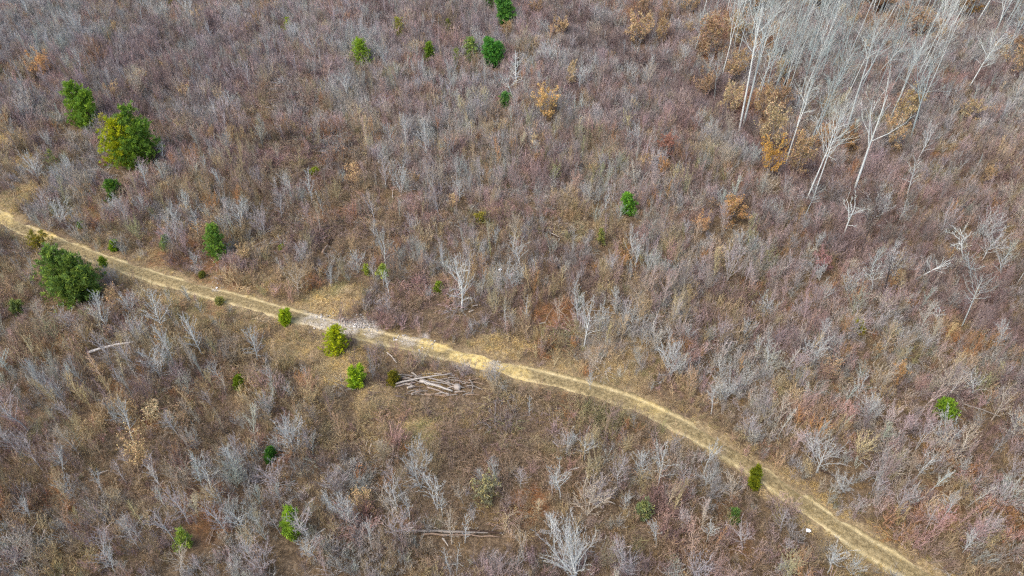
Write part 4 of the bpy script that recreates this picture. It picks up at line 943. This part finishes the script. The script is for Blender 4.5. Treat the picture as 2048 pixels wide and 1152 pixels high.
# dry grass
tf = [gen_tuft(1300 + k, H=[.45, .6, .3, .5][k % 4], R=.38, flop=[.4, .7, .5, .9][k % 4]).mesh('grass_tuft', M_GRASS) for k in range(6)]
x, y, rg = scatter(.52, 51, 4)
td = track_dist(x, y); zg = np.maximum(zone(Z_GRASS, x, y), .8 - .8 * sstep(1.2, 3.0, td)); patch = sstep(.42, .6, fnoise(x, y, 3.2, 81, 3))
onr = (np.abs(td - .80) < .27)
dens = np.clip(.12 + .38 * (1 - sstep(70, 110, y)) + .95 * zg * (.45 + .55 * patch), 0, 1)
dens = np.where(td < .5, .45 + .45 * patch, dens)
grv = zone([(715, 645, 34, 1), (700, 652, 40, .9), (950, 722, 34, .8)], x, y)
k = (rg.random(len(x)) < dens * (1 - .8 * grv)) & ~onr; x, y, td, zg = x[k], y[k], td[k], zg[k]; n = len(x)
gp = np.array([(.44, .33, .18), (.50, .37, .17), (.38, .30, .19), (.32, .235, .15), (.27, .24, .12)])
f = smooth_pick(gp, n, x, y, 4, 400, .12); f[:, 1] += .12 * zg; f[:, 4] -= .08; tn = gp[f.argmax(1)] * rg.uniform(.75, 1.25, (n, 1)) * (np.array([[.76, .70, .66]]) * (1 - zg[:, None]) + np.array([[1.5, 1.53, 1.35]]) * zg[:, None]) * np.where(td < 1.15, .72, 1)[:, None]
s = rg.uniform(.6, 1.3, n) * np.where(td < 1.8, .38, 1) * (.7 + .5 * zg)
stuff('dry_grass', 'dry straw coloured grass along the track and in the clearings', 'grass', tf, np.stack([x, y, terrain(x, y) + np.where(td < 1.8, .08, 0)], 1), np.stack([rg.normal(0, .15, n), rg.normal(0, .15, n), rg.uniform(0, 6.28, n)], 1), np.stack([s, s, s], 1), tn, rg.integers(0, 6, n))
# loose stones in the washed out patch beside the track
st = []
for k_ in range(4):
    g_ = Geo(); rs = np.random.default_rng(1600 + k_); nn_ = 7; t_ = np.linspace(0, math.pi, nn_)
    g_.tube(np.stack([np.zeros(nn_), np.zeros(nn_), -np.cos(t_)], 1), np.sin(t_) * rs.uniform(.8, 1.2, nn_) + .02, 6, (1, 1, 1)); st.append(g_.mesh('stone', M_BRUSH, False))
Z_ST = [(712, 646, 40, 1), (690, 652, 30, .9), (745, 658, 30, .6), (800, 676, 26, .5), (985, 735, 24, .5), (850, 690, 24, .4), (435, 574, 14, .6), (1200, 700, 40, .25), (660, 640, 26, .6)]
x, y, rg = scatter(.24, 71, 0); k = (x > at(400, 600)[0] - 2) & (x < at(1260, 700)[0] + 2); x, y = x[k], y[k]; k = rg.random(len(x)) < .75 * zone(Z_ST, x, y); x, y = x[k], y[k]; n = len(x)
s = rg.uniform(.03, .1, n) * rg.uniform(.7, 1.5, n)
stuff('loose_stones', 'pale loose stones washed out beside and on the track', 'stones', st, np.stack([x, y, terrain(x, y) + np.where(track_dist(x, y) < 1.4, .08, .03)], 1), rg.uniform(0, 6, (n, 3)), np.stack([s * 1.3, s, s * .7], 1), np.array([[.50, .47, .42]]) * rg.uniform(.5, 1.2, (n, 1)), rg.integers(0, 4, n))
print('counts', n_brush, n_yt, n, len(SAP))

# ------------------------------------------------------------------ labels of the repeated bare trees
LMK = [(160, 215, 'the large bright green pine'), (262, 282, 'the green and gold pine'), (145, 560, 'the large blue green pine'), (430, 488, 'the tall oval pine'),
 (723, 112, 'the bright conical pine'), (858, 107, 'the narrow dark conifer'), (982, 110, 'the double topped pine'), (1005, 28, 'the tall dark green pine'),
 (1034, 140, 'the lone white birch snag'), (1255, 412, 'the lone round green pine'), (228, 384, 'the leaning dark conifer'), (672, 688, 'the round yellow green cedar'),
 (710, 755, 'the bright spreading pine'), (570, 637, 'the small trackside pine'), (479, 768, 'the tiny cedar in tan grass'), (541, 910, 'the tiny deep green cedar'),
 (585, 1050, 'the upright fresh green pine'), (367, 1082, 'the loose green pine'), (1508, 957, 'the yellowish trackside pine'), (1470, 1034, 'the dim seedling pine'),
 (1890, 823, 'the bright rounded pine'), (1718, 654, 'the small yellow green pine'), (797, 60, 'the sparse yellowish pine'), (766, 548, 'the slim pale green pine'),
 (970, 983, 'the pale grey green shrub'), (1286, 1025, 'the soft green shrub'), (860, 775, 'the log pile'), (225, 700, 'the long pale fallen log'),
 (920, 1068, 'the long grey fallen trunks'), (1120, 1110, 'the white fan shaped tree'), (1090, 222, 'the open golden beech'), (1331, 304, 'the brick red shrub'),
 (1461, 425, 'the nest shaped orange beech'), (1710, 300, 'the forked white tree'), (1475, 200, 'the tallest double trunked tree'), (1588, 335, 'the deep orange beech'),
 (1775, 282, 'the compact orange beech'), (1785, 550, 'the broad pale crown'), (1945, 600, 'the pale scraggly tree'), (97, 143, 'the orange leaved sapling'),
 (715, 645, 'the pale gravel patch'), (1638, 540, 'the red tipped bush'), (1782, 765, 'the small orange sapling'), (655, 495, 'the pale split log'),
 (1100, 472, 'the dark rotting log'), (75, 485, 'the olive juniper bush'), (840, 870, 'the golden grass patch'), (1927, 40, 'the dull orange beech'), (1272, 73, 'the wide orange beech')]
DIRS = ['right of', 'up-right of', 'above', 'up-left of', 'left of', 'down-left of', 'below', 'down-right of']
ORD = ['nearest', 'second', 'third', 'fourth', 'fifth', 'sixth', 'seventh', 'eighth', 'ninth', 'tenth', 'eleventh', 'twelfth'] + ['outermost'] * 20
def rank_labels(items, fmt):
    cells = {}
    for o, u, v, word in items:
        d, k = min((math.hypot(u - a, v - b), k) for k, (a, b, _) in enumerate(LMK))
        sct = int(round(math.atan2(LMK[k][1] - v, u - LMK[k][0]) / (math.pi / 4))) % 8
        cells.setdefault((k, sct), []).append((d, o, word))
    for (k, sct), L_ in cells.items():
        L_.sort(key=lambda q: q[0])
        for n_i, (d, o, word) in enumerate(L_):
            if n_i > 9:
                o['label'] = fmt % (word, 'among those farthest ' + DIRS[sct] + ' ' + LMK[k][2]); continue
            o['label'] = fmt % (word, ('only' if len(L_) == 1 else ORD[n_i]) + ' one ' + DIRS[sct] + ' ' + LMK[k][2])
rank_labels([(o, u, v - 12, tone + ' ' + ('slim' if W_ / L_ < .45 else 'spreading' if W_ / L_ < .85 else 'bushy')) for o, u, v, L_, W_, tone in SAPOBJ], '%s bare sapling, %s')
rank_labels([(o, u, v, 'grey green' if c[1] > c[0] else ('white' if c[0] > .55 else 'grey')) for o, u, v, h, c in TALL_AUTO], 'tall %s tree, %s')
